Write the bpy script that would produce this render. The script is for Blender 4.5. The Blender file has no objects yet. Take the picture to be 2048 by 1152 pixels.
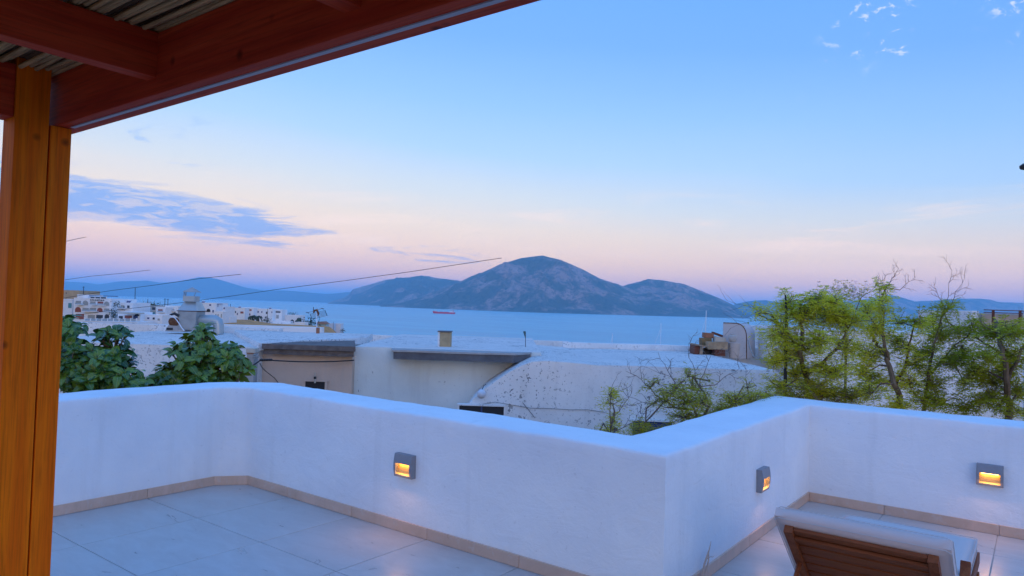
import bpy, bmesh, math, random
from mathutils import Vector, Matrix, noise, Euler

random.seed(7)
S = bpy.context.scene
C = S.collection
PI = math.pi

# ------------------------------------------------------------------ camera
YAW, PITCH, ROLL, FPX, EYE = 0.6439, 0.0265, 0.0315, 1410.0, 1.65
fw = Vector((-math.sin(YAW), math.cos(YAW), 0))
rt = Vector((math.cos(YAW), math.sin(YAW), 0))
cf = Vector((-math.sin(YAW) * math.cos(PITCH), math.cos(YAW) * math.cos(PITCH), math.sin(PITCH)))
cu0 = rt.cross(cf)
cr = math.cos(ROLL) * rt + math.sin(ROLL) * cu0
cu = -math.sin(ROLL) * rt + math.cos(ROLL) * cu0
cam = bpy.data.cameras.new('camera'); cam.sensor_width = 36; cam.lens = FPX / 2048 * 36
cam.clip_start = 0.05; cam.clip_end = 200000
co = bpy.data.objects.new('camera', cam); C.objects.link(co)
co.matrix_world = Matrix(((cr.x, cu.x, -cf.x, 0), (cr.y, cu.y, -cf.y, 0), (cr.z, cu.z, -cf.z, EYE), (0, 0, 0, 1)))
S.camera = co

# ------------------------------------------------------------------ sky
SUN_EL, SUN_AZ = math.radians(9), math.radians(128)     # azimuth clockwise from +Y
W = bpy.data.worlds.new('World'); S.world = W; W.use_nodes = True
nt = W.node_tree; N = nt.nodes; L = nt.links; N.clear()
def nd(t, **k):
    n = N.new(t)
    for a, b in k.items(): setattr(n, a, b)
    return n
def wmath(op, a, b=None, c=None, clamp=False):
    n = nd('ShaderNodeMath', operation=op); n.use_clamp = clamp
    for i, v in enumerate((a, b, c)):
        if v is None: continue
        if isinstance(v, (int, float)): n.inputs[i].default_value = v
        else: L.new(v, n.inputs[i])
    return n.outputs[0]
def lin(c):
    return tuple(((v / 255 + .055) / 1.055) ** 2.4 if v > 10 else v / 255 / 12.92 for v in c) + (1,)
def ramp(fac, stops, interp='LINEAR'):
    n = nd('ShaderNodeValToRGB'); n.color_ramp.interpolation = interp
    e = n.color_ramp.elements
    while len(e) < len(stops): e.new(0.5)
    for i, (p, c) in enumerate(stops):
        e[i].position = p; e[i].color = c
    L.new(fac, n.inputs[0]); return n.outputs[0]
tc = nd('ShaderNodeTexCoord')
sep = nd('ShaderNodeSeparateXYZ'); L.new(tc.outputs['Generated'], sep.inputs[0])
sx, sy, sz = sep.outputs
hor = wmath('SQRT', wmath('ADD', wmath('MULTIPLY', sx, sx), wmath('MULTIPLY', sy, sy)))
el = wmath('ARCTAN2', sz, hor)                                           # elevation, radians
# lateral angle from the view heading: smooth, 0 behind, used for a gentle drift of the twilight band
lat = wmath('ADD', wmath('MULTIPLY', sx, rt.x), wmath('MULTIPLY', sy, rt.y))
n1 = nd('ShaderNodeTexNoise'); n1.inputs['Scale'].default_value = 2.2; n1.inputs['Detail'].default_value = 2
mp = nd('ShaderNodeMapping'); mp.inputs['Scale'].default_value = (1, 1, 4); L.new(tc.outputs['Generated'], mp.inputs[0]); L.new(mp.outputs[0], n1.inputs['Vector'])
drift = wmath('ADD', wmath('MULTIPLY', lat, 0.075), wmath('MULTIPLY', wmath('SUBTRACT', n1.outputs['Fac'], 0.5), 0.035))
fade = wmath('MULTIPLY', el, 6.0, clamp=True)
el2 = wmath('ADD', el, wmath('MULTIPLY', drift, fade))
D = lambda deg: math.radians(deg) / (PI / 2)
fac = wmath('DIVIDE', el2, PI / 2, clamp=True)
base = ramp(fac, [(0, lin((228, 172, 186))), (D(1.0), lin((240, 179, 174))), (D(2.3), lin((251, 190, 160))), (D(4.0), lin((249, 200, 168))),
                  (D(6.2), lin((232, 201, 180))), (D(8.6), lin((200, 197, 203))), (D(12), lin((156, 184, 224))), (D(16), lin((128, 170, 234))),
                  (D(21), lin((96, 150, 244))), (D(26), lin((86, 146, 250))), (D(45), lin((100, 164, 253))), (1, lin((100, 165, 253)))])
# --- clouds, laid out on a flat sheet overhead (direction divided by height)
zc = wmath('MAXIMUM', sz, 0.02)
cx = wmath('DIVIDE', sx, zc); cy = wmath('DIVIDE', sy, zc)
def comb(a, b, c=0.0):
    n = nd('ShaderNodeCombineXYZ')
    for i, v in enumerate((a, b, c)):
        if isinstance(v, (int, float)): n.inputs[i].default_value = v
        else: L.new(v, n.inputs[i])
    return n.outputs[0]
def wnoise(vec, scale, detail, rough=.55, dist=0.0):
    n = nd('ShaderNodeTexNoise'); n.inputs['Scale'].default_value = scale; n.inputs['Detail'].default_value = detail
    n.inputs['Roughness'].default_value = rough; n.inputs['Distortion'].default_value = dist
    L.new(vec, n.inputs['Vector']); return n.outputs['Fac']
def smooth(v, a, b):
    n = nd('ShaderNodeMapRange', interpolation_type='SMOOTHSTEP'); L.new(v, n.inputs[0])
    n.inputs[1].default_value = a; n.inputs[2].default_value = b; return n.outputs[0]
def mixc(f, a, b):
    n = nd('ShaderNodeMix', data_type='RGBA')
    if isinstance(f, float): n.inputs[0].default_value = f
    else: L.new(f, n.inputs[0])
    for i, v in ((6, a), (7, b)):
        if isinstance(v, tuple): n.inputs[i].default_value = v
        else: L.new(v, n.inputs[i])
    return n.outputs[2]
# angles around the view heading
fwd = wmath('ADD', wmath('MULTIPLY', sx, fw.x), wmath('MULTIPLY', sy, fw.y))
az = wmath('ARCTAN2', lat, fwd)                        # radians, right positive
eld = wmath('MULTIPLY', el, 180 / PI); azd = wmath('MULTIPLY', az, 180 / PI)
def bump(v, c, w):                                    # soft window round c
    return smooth(wmath('ABSOLUTE', wmath('SUBTRACT', v, c)), w, w * .25)
# thin warm streaks low in the band
cv = comb(wmath('MULTIPLY', azd, 0.06), wmath('MULTIPLY', eld, 0.62))
st = smooth(wnoise(cv, 1.0, 5, .6, .6), .5, .72)
low = bump(eld, 6.0, 4.2)
base = mixc(wmath('MULTIPLY', wmath('MULTIPLY', st, low), .75), base, lin((252, 212, 192)))
# blue-grey bank of broken cloud, low on the left of the bay and further round
cb = comb(wmath('MULTIPLY', azd, 0.06), wmath('MULTIPLY', eld, 0.55), 3.7)
cbn = wnoise(cb, 1.5, 10, .66, .9)
elc = wmath('ADD', eld, wmath('MULTIPLY', wmath('ADD', azd, 24.0), 0.10))
edge = wmath('ADD', wmath('MULTIPLY', smooth(azd, -9, -25), .30), wmath('MULTIPLY', bump(elc, 5.9, 2.4), .22))
brk = smooth(wnoise(comb(wmath('MULTIPLY', azd, 0.35), wmath('MULTIPLY', eld, 1.6), 1.2), 1.3, 6, .6, .6), .40, .56)
bank = wmath('MULTIPLY', wmath('ADD', wmath('MULTIPLY', brk, .45), .55), smooth(wmath('ADD', cbn, edge), .80, .92))
bank = wmath('MULTIPLY', bank, bump(elc, 5.9, 2.6))
base = mixc(wmath('MULTIPLY', bank, .95), base, lin((92, 128, 212)))
# wisps higher on the left
ch = comb(wmath('MULTIPLY', azd, 0.22), wmath('MULTIPLY', eld, 0.75), 9.1)
wisp = wmath('MULTIPLY', smooth(wnoise(ch, 1.0, 7, .62, .8), .57, .72), wmath('MULTIPLY', bump(eld, 12.5, 5.5), smooth(azd, -19, -31)))
base = mixc(wmath('MULTIPLY', wisp, .8), base, lin((108, 146, 216)))
# small white flecks high on the right
ck = comb(wmath('MULTIPLY', azd, 0.7), wmath('MULTIPLY', eld, 1.15), 2.3)
flk = wmath('MULTIPLY', smooth(wnoise(ck, 1.0, 6, .65, .5),   .55, .66),
            wmath('MULTIPLY', smooth(wnoise(ck, .22, 2), .46, .6), wmath('MULTIPLY', bump(eld, 21, 9), smooth(azd, 20, 29))))
base = mixc(wmath('MULTIPLY', flk, .75), base, lin((225, 222, 240)))
sky = nd('ShaderNodeTexSky', sky_type='NISHITA'); sky.sun_disc = False
sky.sun_elevation = SUN_EL; sky.sun_rotation = SUN_AZ; sky.air_density = 1.5; sky.ozone_density = 3
add = nd('ShaderNodeMix', data_type='RGBA', blend_type='ADD'); add.inputs[0].default_value = 0.062
L.new(base, add.inputs[6]); L.new(sky.outputs[0], add.inputs[7])
bg = nd('ShaderNodeBackground'); L.new(add.outputs[2], bg.inputs[0]); bg.inputs[1].default_value = 0.86
wo = nd('ShaderNodeOutputWorld'); L.new(bg.outputs[0], wo.inputs[0])

# ------------------------------------------------------------------ sun: the weak warm afterglow from behind the house
sl = bpy.data.lights.new('sun', 'SUN'); sl.energy = 0.26; sl.angle = math.radians(25); sl.color = (1.0, .80, .70)
so = bpy.data.objects.new('sun', sl); C.objects.link(so)
sd = Vector((math.sin(SUN_AZ) * math.cos(SUN_EL), math.cos(SUN_AZ) * math.cos(SUN_EL), math.sin(SUN_EL)))
so.rotation_euler = sd.to_track_quat('Z', 'Y').to_euler()
so.location = (0, 0, 30)
S.view_settings.view_transform = 'Standard'; S.view_settings.look = 'None'
S.view_settings.exposure = 0.41; S.view_settings.gamma = 1.0; S.view_settings.use_curve_mapping = False
S.cycles.max_bounces = 8; S.cycles.volume_bounces = 2
S.cycles.use_denoising = True

# ------------------------------------------------------------------ placing helpers
def ray(px, py):
    return cf + (px - 1024) / FPX * cr - (py - 576) / FPX * cu
def T(px, py, d):
    """point at forward distance d metres"""
    r = ray(px, py); return Vector((0, 0, EYE)) + r * (d / r.dot(fw))
def AD(a, d, z):
    return rt * a + fw * d + Vector((0, 0, z))
def A_of(px, d):
    return T(px, 620, d).dot(rt)
def Z_of(px, py, d):
    return T(px, py, d).z
def on_z(px, py, z):
    r = ray(px, py); return Vector((0, 0, EYE)) + r * ((z - EYE) / r.z)

# ------------------------------------------------------------------ materials
MATS = {}
def mat(name, col, rough=.7, var=0.0, vscale=3.0, col2=None, thr=None, bump=0.0, bscale=40.0, metal=0.0, stretch=(1, 1, 1),
        emit=None, estr=0.0, detail=5.0, coords='Object', spec=.5, trans=0.0, sub=0.0):
    if name in MATS: return MATS[name]
    m = bpy.data.materials.new(name); m.use_nodes = True; MATS[name] = m
    t = m.node_tree; n = t.nodes; p = n['Principled BSDF']
    p.inputs['Base Color'].default_value = (*col, 1); p.inputs['Roughness'].default_value = rough
    p.inputs['Metallic'].default_value = metal; p.inputs['Specular IOR Level'].default_value = spec
    if emit:
        p.inputs['Emission Color'].default_value = (*emit, 1); p.inputs['Emission Strength'].default_value = estr
    tcn = n.new('ShaderNodeTexCoord'); mpn = n.new('ShaderNodeMapping'); mpn.inputs['Scale'].default_value = stretch
    t.links.new(tcn.outputs[coords], mpn.inputs[0])
    if var > 0 or col2 is not None:
        nz = n.new('ShaderNodeTexNoise'); nz.inputs['Scale'].default_value = vscale; nz.inputs['Detail'].default_value = detail
        nz.inputs['Roughness'].default_value = .6
        t.links.new(mpn.outputs[0], nz.inputs['Vector'])
        r = n.new('ShaderNodeValToRGB')
        lo, hi = thr or (.3, .7)
        r.color_ramp.elements[0].position = lo; r.color_ramp.elements[1].position = hi
        c2 = col2 if col2 is not None else tuple(min(1, v * (1 - var)) for v in col)
        r.color_ramp.elements[0].color = (*c2, 1); r.color_ramp.elements[1].color = (*col, 1)
        t.links.new(nz.outputs['Fac'], r.inputs[0]); t.links.new(r.outputs[0], p.inputs['Base Color'])
    if bump > 0:
        nb = n.new('ShaderNodeTexNoise'); nb.inputs['Scale'].default_value = bscale; nb.inputs['Detail'].default_value = 4
        t.links.new(mpn.outputs[0], nb.inputs['Vector'])
        b = n.new('ShaderNodeBump'); b.inputs['Strength'].default_value = bump; b.inputs['Distance'].default_value = .01
        t.links.new(nb.outputs['Fac'], b.inputs['Height']); t.links.new(b.outputs[0], p.inputs['Normal'])
    return m

def graph(m):
    t = m.node_tree
    class G: pass
    g = G(); g.t = t; g.n = t.nodes; g.p = t.nodes['Principled BSDF']
    g.tc = g.n.new('ShaderNodeTexCoord')
    def link(a, b): t.links.new(a, b)
    g.link = link
    def noise_(scale, detail=4, rough=.55, stretch=(1, 1, 1), dist=0, coord='Object', rot=0.0):
        mpn = g.n.new('ShaderNodeMapping'); mpn.inputs['Scale'].default_value = stretch; mpn.inputs['Rotation'].default_value = (0, 0, rot)
        link(g.tc.outputs[coord], mpn.inputs[0])
        z = g.n.new('ShaderNodeTexNoise'); z.inputs['Scale'].default_value = scale; z.inputs['Detail'].default_value = detail
        z.inputs['Roughness'].default_value = rough; z.inputs['Distortion'].default_value = dist
        link(mpn.outputs[0], z.inputs['Vector']); return z.outputs['Fac']
    g.noise = noise_
    def rmp(f, a, b, ca=(0, 0, 0, 1), cb=(1, 1, 1, 1)):
        r = g.n.new('ShaderNodeValToRGB'); e = r.color_ramp.elements
        e[0].position = a; e[1].position = b; e[0].color = ca; e[1].color = cb
        link(f, r.inputs[0]); return r.outputs[0]
    g.ramp = rmp
    def mix(f, a, b, bt='MIX'):
        x = g.n.new('ShaderNodeMix'); x.data_type = 'RGBA'; x.blend_type = bt
        if isinstance(f, float): x.inputs[0].default_value = f
        else: link(f, x.inputs[0])
        for i, v in ((6, a), (7, b)):
            if isinstance(v, tuple): x.inputs[i].default_value = v
            else: link(v, x.inputs[i])
        return x.outputs[2]
    g.mix = mix
    def mth(op, a, b=0.0):
        x = g.n.new('ShaderNodeMath'); x.operation = op
        for i, v in enumerate((a, b)):
            if isinstance(v, (int, float)): x.inputs[i].default_value = v
            else: link(v, x.inputs[i])
        return x.outputs[0]
    g.math = mth
    def bmp(h, strength=.3, dist=.01, prev=None):
        b = g.n.new('ShaderNodeBump'); b.inputs['Strength'].default_value = strength; b.inputs['Distance'].default_value = dist
        link(h, b.inputs['Height'])
        if prev is not None: link(prev, b.inputs['Normal'])
        return b.outputs[0]
    g.bump = bmp
    return g

def new_mat(name, rough=.7):
    m = bpy.data.materials.new(name); m.use_nodes = True; MATS[name] = m
    g = graph(m); g.p.inputs['Roughness'].default_value = rough
    return m, g

# hand-trowelled white plaster of our terrace wall
PLASTER, g = new_mat('white_plaster', .82)
fine = g.noise(60, 5, .6); sweep = g.noise(3.2, 6, .62, (1, 1, 2.2), 1.2); ridge = g.noise(9, 3, .5, (1, 1, .5), 2.0)
h = g.math('ADD', g.math('MULTIPLY', fine, .25), g.math('ADD', sweep, g.math('MULTIPLY', g.ramp(ridge, .47, .53), .10)))
g.link(g.bump(h, .6, .011), g.p.inputs['Normal'])
pc = g.mix(g.ramp(g.noise(2.0, 5), .35, .7), (.80, .80, .81, 1), (.89, .88, .87, 1))
pc = g.mix(g.math('MULTIPLY', g.ramp(g.noise(6, 5, .6, (1, 1, .08)), .57, .74), .16), pc, (.50, .47, .44, 1))
pc = g.mix(g.math('MULTIPLY', g.ramp(g.noise(22, 4, .7), .64, .70), .25), pc, (.45, .43, .42, 1))
g.link(pc, g.p.inputs['Base Color'])

# old whitewash with black lichen flecks on the neighbours' roofs and walls
def whitewash(name, base, spots, tint=None, zbias=None):
    m, g = new_mat(name, .9)
    a = g.noise(1.1, 5, .6); c = g.mix(g.ramp(a, .35, .7), tuple(v * .86 for v in base) + (1,), base + (1,))
    patch = g.ramp(g.noise(.8, 3), .44, .62)
    s1 = g.ramp(g.noise(9, 3, .7), spots, spots + .03)
    s2 = g.ramp(g.noise(26, 2, .6), spots + .015, spots + .04)
    sp = g.math('MULTIPLY', g.math('MAXIMUM', s1, s2), g.math('ADD', g.math('MULTIPLY', patch, .75), .15))
    c = g.mix(sp, c, (.10, .10, .11, 1))
    streak = g.ramp(g.noise(5, 4, .6, (1, 1, .12)), .56, .75)
    c = g.mix(g.math('MULTIPLY', streak, .22), c, tint or (.42, .40, .38, 1))
    g.link(c, g.p.inputs['Base Color'])
    g.link(g.bump(g.math('ADD', g.noise(3, 5), g.math('MULTIPLY', g.noise(30, 3), .3)), .5, .03), g.p.inputs['Normal'])
    return m
WASH_ROOF = whitewash('whitewashed_roof', (.88, .87, .85), .60)
WASH_WALL = whitewash('whitewashed_wall', (.90, .87, .83), .62)
WASH_BLUE = whitewash('pale_blue_wash', (.80, .84, .80), .69)
WASH_TOWN = mat('town_white', (.93, .89, .86), .85, .10, .4)
ROOF_COAT = whitewash('flecked_roof_coating', (.82, .73, .66), .585)  # warmer, slightly darker tone for the upward faces
BEIGE_WALL = whitewash('beige_wall', (.72, .54, .42), .72)

# porcelain floor tile with veins
def tile_mat(name, c1, c2):
    m, g = new_mat(name, .42)
    rnd = g.n.new('ShaderNodeObjectInfo').outputs['Random']
    off = g.n.new('ShaderNodeVectorMath'); off.operation = 'ADD'
    sc = g.n.new('ShaderNodeCombineXYZ'); g.link(g.math('MULTIPLY', rnd, 40.0), sc.inputs[0]); g.link(g.math('MULTIPLY', rnd, 17.0), sc.inputs[1])
    g.link(g.tc.outputs['Object'], off.inputs[0]); g.link(sc.outputs[0], off.inputs[1])
    def nz(scale, detail, stretch, dist):
        mpn = g.n.new('ShaderNodeMapping'); mpn.inputs['Scale'].default_value = stretch; g.link(off.outputs[0], mpn.inputs[0])
        z = g.n.new('ShaderNodeTexNoise'); z.inputs['Scale'].default_value = scale; z.inputs['Detail'].default_value = detail
        z.inputs['Roughness'].default_value = .62; z.inputs['Distortion'].default_value = dist
        g.link(mpn.outputs[0], z.inputs['Vector']); return z.outputs['Fac']
    a = nz(3.0, 7, (1.2, 2.8, 1), .8); b = nz(14, 5, (1, 2.5, 1), .4)
    c = g.mix(g.ramp(a, .34, .66), c1, c2)
    c = g.mix(g.math('MULTIPLY', g.ramp(b, .56, .68), .35), c, (.62, .58, .54, 1))
    c = g.mix(g.math('MULTIPLY', g.math('SUBTRACT', rnd, .5), .25), c, (.30, .26, .24, 1))
    g.link(c, g.p.inputs['Base Color'])
    g.link(g.ramp(a, .3, .7, (.26, .26, .26, 1), (.42, .42, .42, 1)), g.p.inputs['Roughness'])
    g.link(g.bump(g.math('ADD', a, g.math('MULTIPLY', b, .4)), .22, .004), g.p.inputs['Normal'])
    return m
TILE = tile_mat('floor_tile', (.50, .455, .42, 1), (.58, .54, .505, 1))
SKIRT = tile_mat('skirting_tile', (.58, .39, .28, 1), (.70, .48, .36, 1))
GROUT = mat('grout', (.58, .52, .47), .9, .15, 20)

# stained timber
def wood(name, dark, light, knots=True, axis='Z', rough=.6, ring=9.0):
    m, g = new_mat(name, rough); g.p.inputs['Specular IOR Level'].default_value = .12
    st = {'Z': (ring, ring, .35), 'X': (.35, ring, ring), 'Y': (ring, .35, ring)}[axis]
    w = g.noise(1.6, 3, .5, st, 1.4); f = g.noise(14, 4, .6, st, .3)
    c = g.mix(g.ramp(w, .33, .68), dark + (1,), light + (1,))
    c = g.mix(g.math('MULTIPLY', g.ramp(f, .45, .7), .5), c, tuple(v * .5 for v in dark) + (1,))
    if knots:
        v = g.n.new('ShaderNodeTexVoronoi'); v.inputs['Scale'].default_value = 5.5
        g.link(g.tc.outputs['Object'], v.inputs['Vector'])
        c = g.mix(g.ramp(v.outputs['Distance'], .05, .12, (1, 1, 1, 1), (0, 0, 0, 1)), c, tuple(x * .35 for x in dark) + (1,))
    g.link(c, g.p.inputs['Base Color'])
    g.link(g.bump(g.math('ADD', w, g.math('MULTIPLY', f, .5)), .25, .004), g.p.inputs['Normal'])
    return m
POST_WOOD = wood('honey_stained_pine', (.80, .125, .001), (1.0, .215, .003))
BEAM_WOOD = wood('red_brown_stained_beam', (.44, .03, .010), (.62, .065, .018), axis='X')
RAFT_WOOD = wood('red_brown_stained_rafter', (.44, .03, .010), (.62, .065, .018), axis='Y')
TEAK = wood('oiled_hardwood', (.20, .055, .022), (.34, .11, .042), False, 'X', .5, 5)
TEAK_Y = wood('oiled_hardwood_rail', (.20, .055, .022), (.34, .11, .042), False, 'Y', .5, 5)
CANE = mat('dry_cane', (.78, .40, .15), .8, .65, 5, stretch=(1, 14, 14), bump=.4, bscale=20)
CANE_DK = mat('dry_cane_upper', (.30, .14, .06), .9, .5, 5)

GRAPH = mat('graphite_paint', (.27, .27, .29), .45, .1, 30, bump=.05, bscale=300)
ALU = mat('anodised_channel', (.42, .36, .38), .5)
BLACK = mat('dark_opening', (.012, .012, .016), .5)  # flat black: black parts, and the dark of openings put in as colour
CABLE = mat('black_cable', (.02, .02, .024), .6)
STEEL = mat('galvanised_steel', (.46, .50, .50), .42, .22, 3, metal=.55, bump=.1, bscale=12)
STEEL2 = mat('weathered_sheet', (.42, .42, .40), .6, .3, 6, metal=.35)
RUST = mat('rust', (.22, .085, .035), .9, .6, 18, bump=.5, bscale=60)
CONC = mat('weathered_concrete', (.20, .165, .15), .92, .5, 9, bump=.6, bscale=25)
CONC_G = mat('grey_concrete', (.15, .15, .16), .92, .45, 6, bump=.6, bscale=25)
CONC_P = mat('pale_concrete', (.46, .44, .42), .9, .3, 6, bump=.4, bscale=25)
CUSH = mat('grey_outdoor_fabric', (.70, .56, .51), .9, .06, 4, bump=.12, bscale=500)
PIPE = mat('cushion_piping', (.62, .55, .52), .9)
TERRA = mat('terracotta', (.42, .17, .09), .85, .4, 6, bump=.3)
CREAM = mat('cream_paint', (.62, .54, .44), .8, .25, 8)
WOODR = mat('weathered_red_wood', (.22, .07, .04), .85, .5, 8, stretch=(1, 1, 6))
WOODT = mat('weathered_tan_wood', (.44, .30, .19), .85, .4, 8, stretch=(1, 1, 6))
OCHRE = mat('ochre_wall', (.60, .42, .25), .9, .2, .6)
GLASSD = mat('dark_window_glass', (.05, .06, .08), .15)
CURT = mat('curtained_glass', (.42, .40, .36), .4, .2, 1.5)
BLUEP = mat('blue_painted_joinery', (.03, .05, .16), .5)
TEALP = mat('teal_painted_joinery', (.10, .30, .32), .5)
REDP = mat('brick_red_joinery', (.33, .08, .05), .6)
RAILM = mat('balcony_glass_rail', (.38, .45, .50), .3)
BARK = mat('grey_brown_bark', (.24, .16, .10), .95, .5, 14, bump=.7, bscale=40, stretch=(1, 1, .3))
TWIG = mat('thin_brown_twig', (.17, .11, .085), .9)
ROD = mat('white_rod', (.75, .77, .80), .5)
RED = mat('red_ship_hull', (.80, .015, .04), .5, .15, .3)
WHITEP = mat('white_ship_paint', (.8, .8, .8), .5)
SOIL = mat('dry_hillside', (.86, .32, .07), .95, .45, .12, col2=(.42, .17, .05))

def leaf_mat(name, a, b, gloss=.4, trans=.25):
    m, g = new_mat(name, gloss)
    rnd = g.n.new('ShaderNodeObjectInfo').outputs['Random']
    c = g.mix(g.math('FRACT', g.math('ADD', rnd, g.math('MULTIPLY', g.noise(2.2, 3), 1.6))), a + (1,), b + (1,))
    g.link(c, g.p.inputs['Base Color'])
    tr = g.n.new('ShaderNodeBsdfTranslucent'); g.link(c, tr.inputs[0])
    ms = g.n.new('ShaderNodeMixShader'); ms.inputs[0].default_value = trans
    g.link(g.p.outputs[0], ms.inputs[1]); g.link(tr.outputs[0], ms.inputs[2])
    g.link(ms.outputs[0], g.n['Material Output'].inputs['Surface'])
    return m
FICUS_LEAF = leaf_mat('rubber_plant_leaf', (.02, .095, .018), (.19, .27, .022), .22, .15)
FICUS_MID = mat('leaf_midrib', (.30, .36, .14), .5)
FEATHER = leaf_mat('feathery_leaflet', (.34, .36, .008), (.82, .76, .05), .6, .45)
SCRUB = leaf_mat('scrub_leaf', (.30, .29, .006), (.68, .58, .02), .6, .45)
PALMG = mat('far_tree_green', (.05, .075, .03), .9, .5, 1.2)
PETAL = mat('pale_pink_petal', (.75, .55, .55), .8)

# ------------------------------------------------------------------ geometry helpers
def box(bm, lo, hi, M=None):
    vs = [bm.verts.new(Vector((x, y, z)) if M is None else M @ Vector((x, y, z)))
          for z in (lo[2], hi[2]) for y in (lo[1], hi[1]) for x in (lo[0], hi[0])]
    for f in ((0, 2, 3, 1), (4, 5, 7, 6), (0, 1, 5, 4), (2, 6, 7, 3), (0, 4, 6, 2), (1, 3, 7, 5)):
        bm.faces.new([vs[i] for i in f])
    return vs
def adbox(bm, a0, a1, d0, d1, z0, z1):
    """box in the (lateral, depth, height) frame of the street below"""
    return box(bm, (a0, d0, z0), (a1, d1, z1), ADM)
ADM = Matrix(((rt.x, fw.x, 0, 0), (rt.y, fw.y, 0, 0), (0, 0, 1, 0), (0, 0, 0, 1)))
def prism(bm, pts, axis_vec):
    a = [bm.verts.new(p) for p in pts]; b = [bm.verts.new(Vector(p) + axis_vec) for p in pts]
    n = len(pts)
    bm.faces.new(a[::-1]); bm.faces.new(b)
    for i in range(n):
        bm.faces.new((a[i], a[(i + 1) % n], b[(i + 1) % n], b[i]))
def tube(bm, pts, rad, n=6, cap=True):
    pts = [Vector(p) for p in pts]
    if isinstance(rad, (int, float)): rad = [rad] * len(pts)
    rings = []; up = None
    for i, p in enumerate(pts):
        d = (pts[min(i + 1, len(pts) - 1)] - pts[max(i - 1, 0)])
        if d.length < 1e-9: d = Vector((0, 0, 1))
        d.normalize()
        if up is None: up = d.orthogonal().normalized()
        up = (up - d * up.dot(d))
        up = up.normalized() if up.length > 1e-6 else d.orthogonal().normalized()
        s = d.cross(up)
        rings.append([bm.verts.new(p + (up * math.cos(2 * PI * k / n) + s * math.sin(2 * PI * k / n)) * rad[i]) for k in range(n)])
    for r0, r1 in zip(rings, rings[1:]):
        for k in range(n): bm.faces.new((r0[k], r0[(k + 1) % n], r1[(k + 1) % n], r1[k]))
    if cap:
        bm.faces.new(rings[0][::-1]); bm.faces.new(rings[-1])
def lathe(bm, c, prof, n=20, axis=Vector((0, 0, 1))):
    c = Vector(c); u = axis.orthogonal().normalized(); v = axis.cross(u)
    rings = [[bm.verts.new(c + axis * z + (u * math.cos(2 * PI * k / n) + v * math.sin(2 * PI * k / n)) * max(r, 1e-4)) for k in range(n)] for r, z in prof]
    for r0, r1 in zip(rings, rings[1:]):
        for k in range(n): bm.faces.new((r0[k], r0[(k + 1) % n], r1[(k + 1) % n], r1[k]))
    bm.faces.new(rings[0][::-1]); bm.faces.new(rings[-1])
WORLD = {}
def new(): return bmesh.new()
def wpos(o): return WORLD.get(o.name, Vector((0, 0, 0)))
def ob(name, bm, m, parent=None, origin=None, smooth=False, bevel=0.0, seg=2):
    bmesh.ops.recalc_face_normals(bm, faces=bm.faces)
    if bevel > 0:
        bmesh.ops.bevel(bm, geom=[e for e in bm.edges if e.calc_face_angle(0) > .5], offset=bevel, segments=seg, profile=.7, affect='EDGES', clamp_overlap=True)
    if origin is None:
        xs = [v.co for v in bm.verts]
        origin = Vector(((min(v.x for v in xs) + max(v.x for v in xs)) / 2, (min(v.y for v in xs) + max(v.y for v in xs)) / 2, min(v.z for v in xs)))
    origin = Vector(origin)
    for v in bm.verts: v.co -= origin
    if smooth:
        for f in bm.faces: f.smooth = True
    me = bpy.data.meshes.new(name); bm.to_mesh(me); bm.free()
    if m: me.materials.append(m)
    o = bpy.data.objects.new(name, me); C.objects.link(o)
    WORLD[o.name] = origin
    if parent is not None:
        o.parent = parent; o.location = origin - wpos(parent)
    else: o.location = origin
    if smooth and hasattr(me, 'set_sharp_from_angle'): me.set_sharp_from_angle(angle=math.radians(40))
    return o
def thing(name, label, cat, loc, group=None):
    o = bpy.data.objects.new(name, None); C.objects.link(o); o.empty_display_size = .2
    o.location = loc; WORLD[o.name] = Vector(loc)
    o['label'] = label; o['category'] = cat
    if group: o['group'] = group
    return o
def tag(o, label, cat, group=None):
    o['label'] = label; o['category'] = cat
    if group: o['group'] = group
    return o
def struct(o): o['kind'] = 'structure'; return o
def inst(me, name, parent, loc, rot=(0, 0, 0), scale=(1, 1, 1)):
    o = bpy.data.objects.new(name, me); C.objects.link(o); o.parent = parent
    o.location = Vector(loc) - wpos(parent); o.rotation_euler = rot; o.scale = scale
    return o
def mesh_of(bm, name, m, smooth=False):
    bmesh.ops.recalc_face_normals(bm, faces=bm.faces)
    if smooth:
        for f in bm.faces: f.smooth = True
    me = bpy.data.meshes.new(name); bm.to_mesh(me); bm.free(); me.materials.append(m); return me
def interp(tab, x):
    if x <= tab[0][0]: return tab[0][1]
    for (a, b), (c, d) in zip(tab, tab[1:]):
        if x <= c: return b + (d - b) * (x - a) / (c - a)
    return tab[-1][1]
def sstep(a, b, x):
    t = max(0, min(1, (x - a) / (b - a))); return t * t * (3 - 2 * t)
#@@STRUCT

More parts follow.
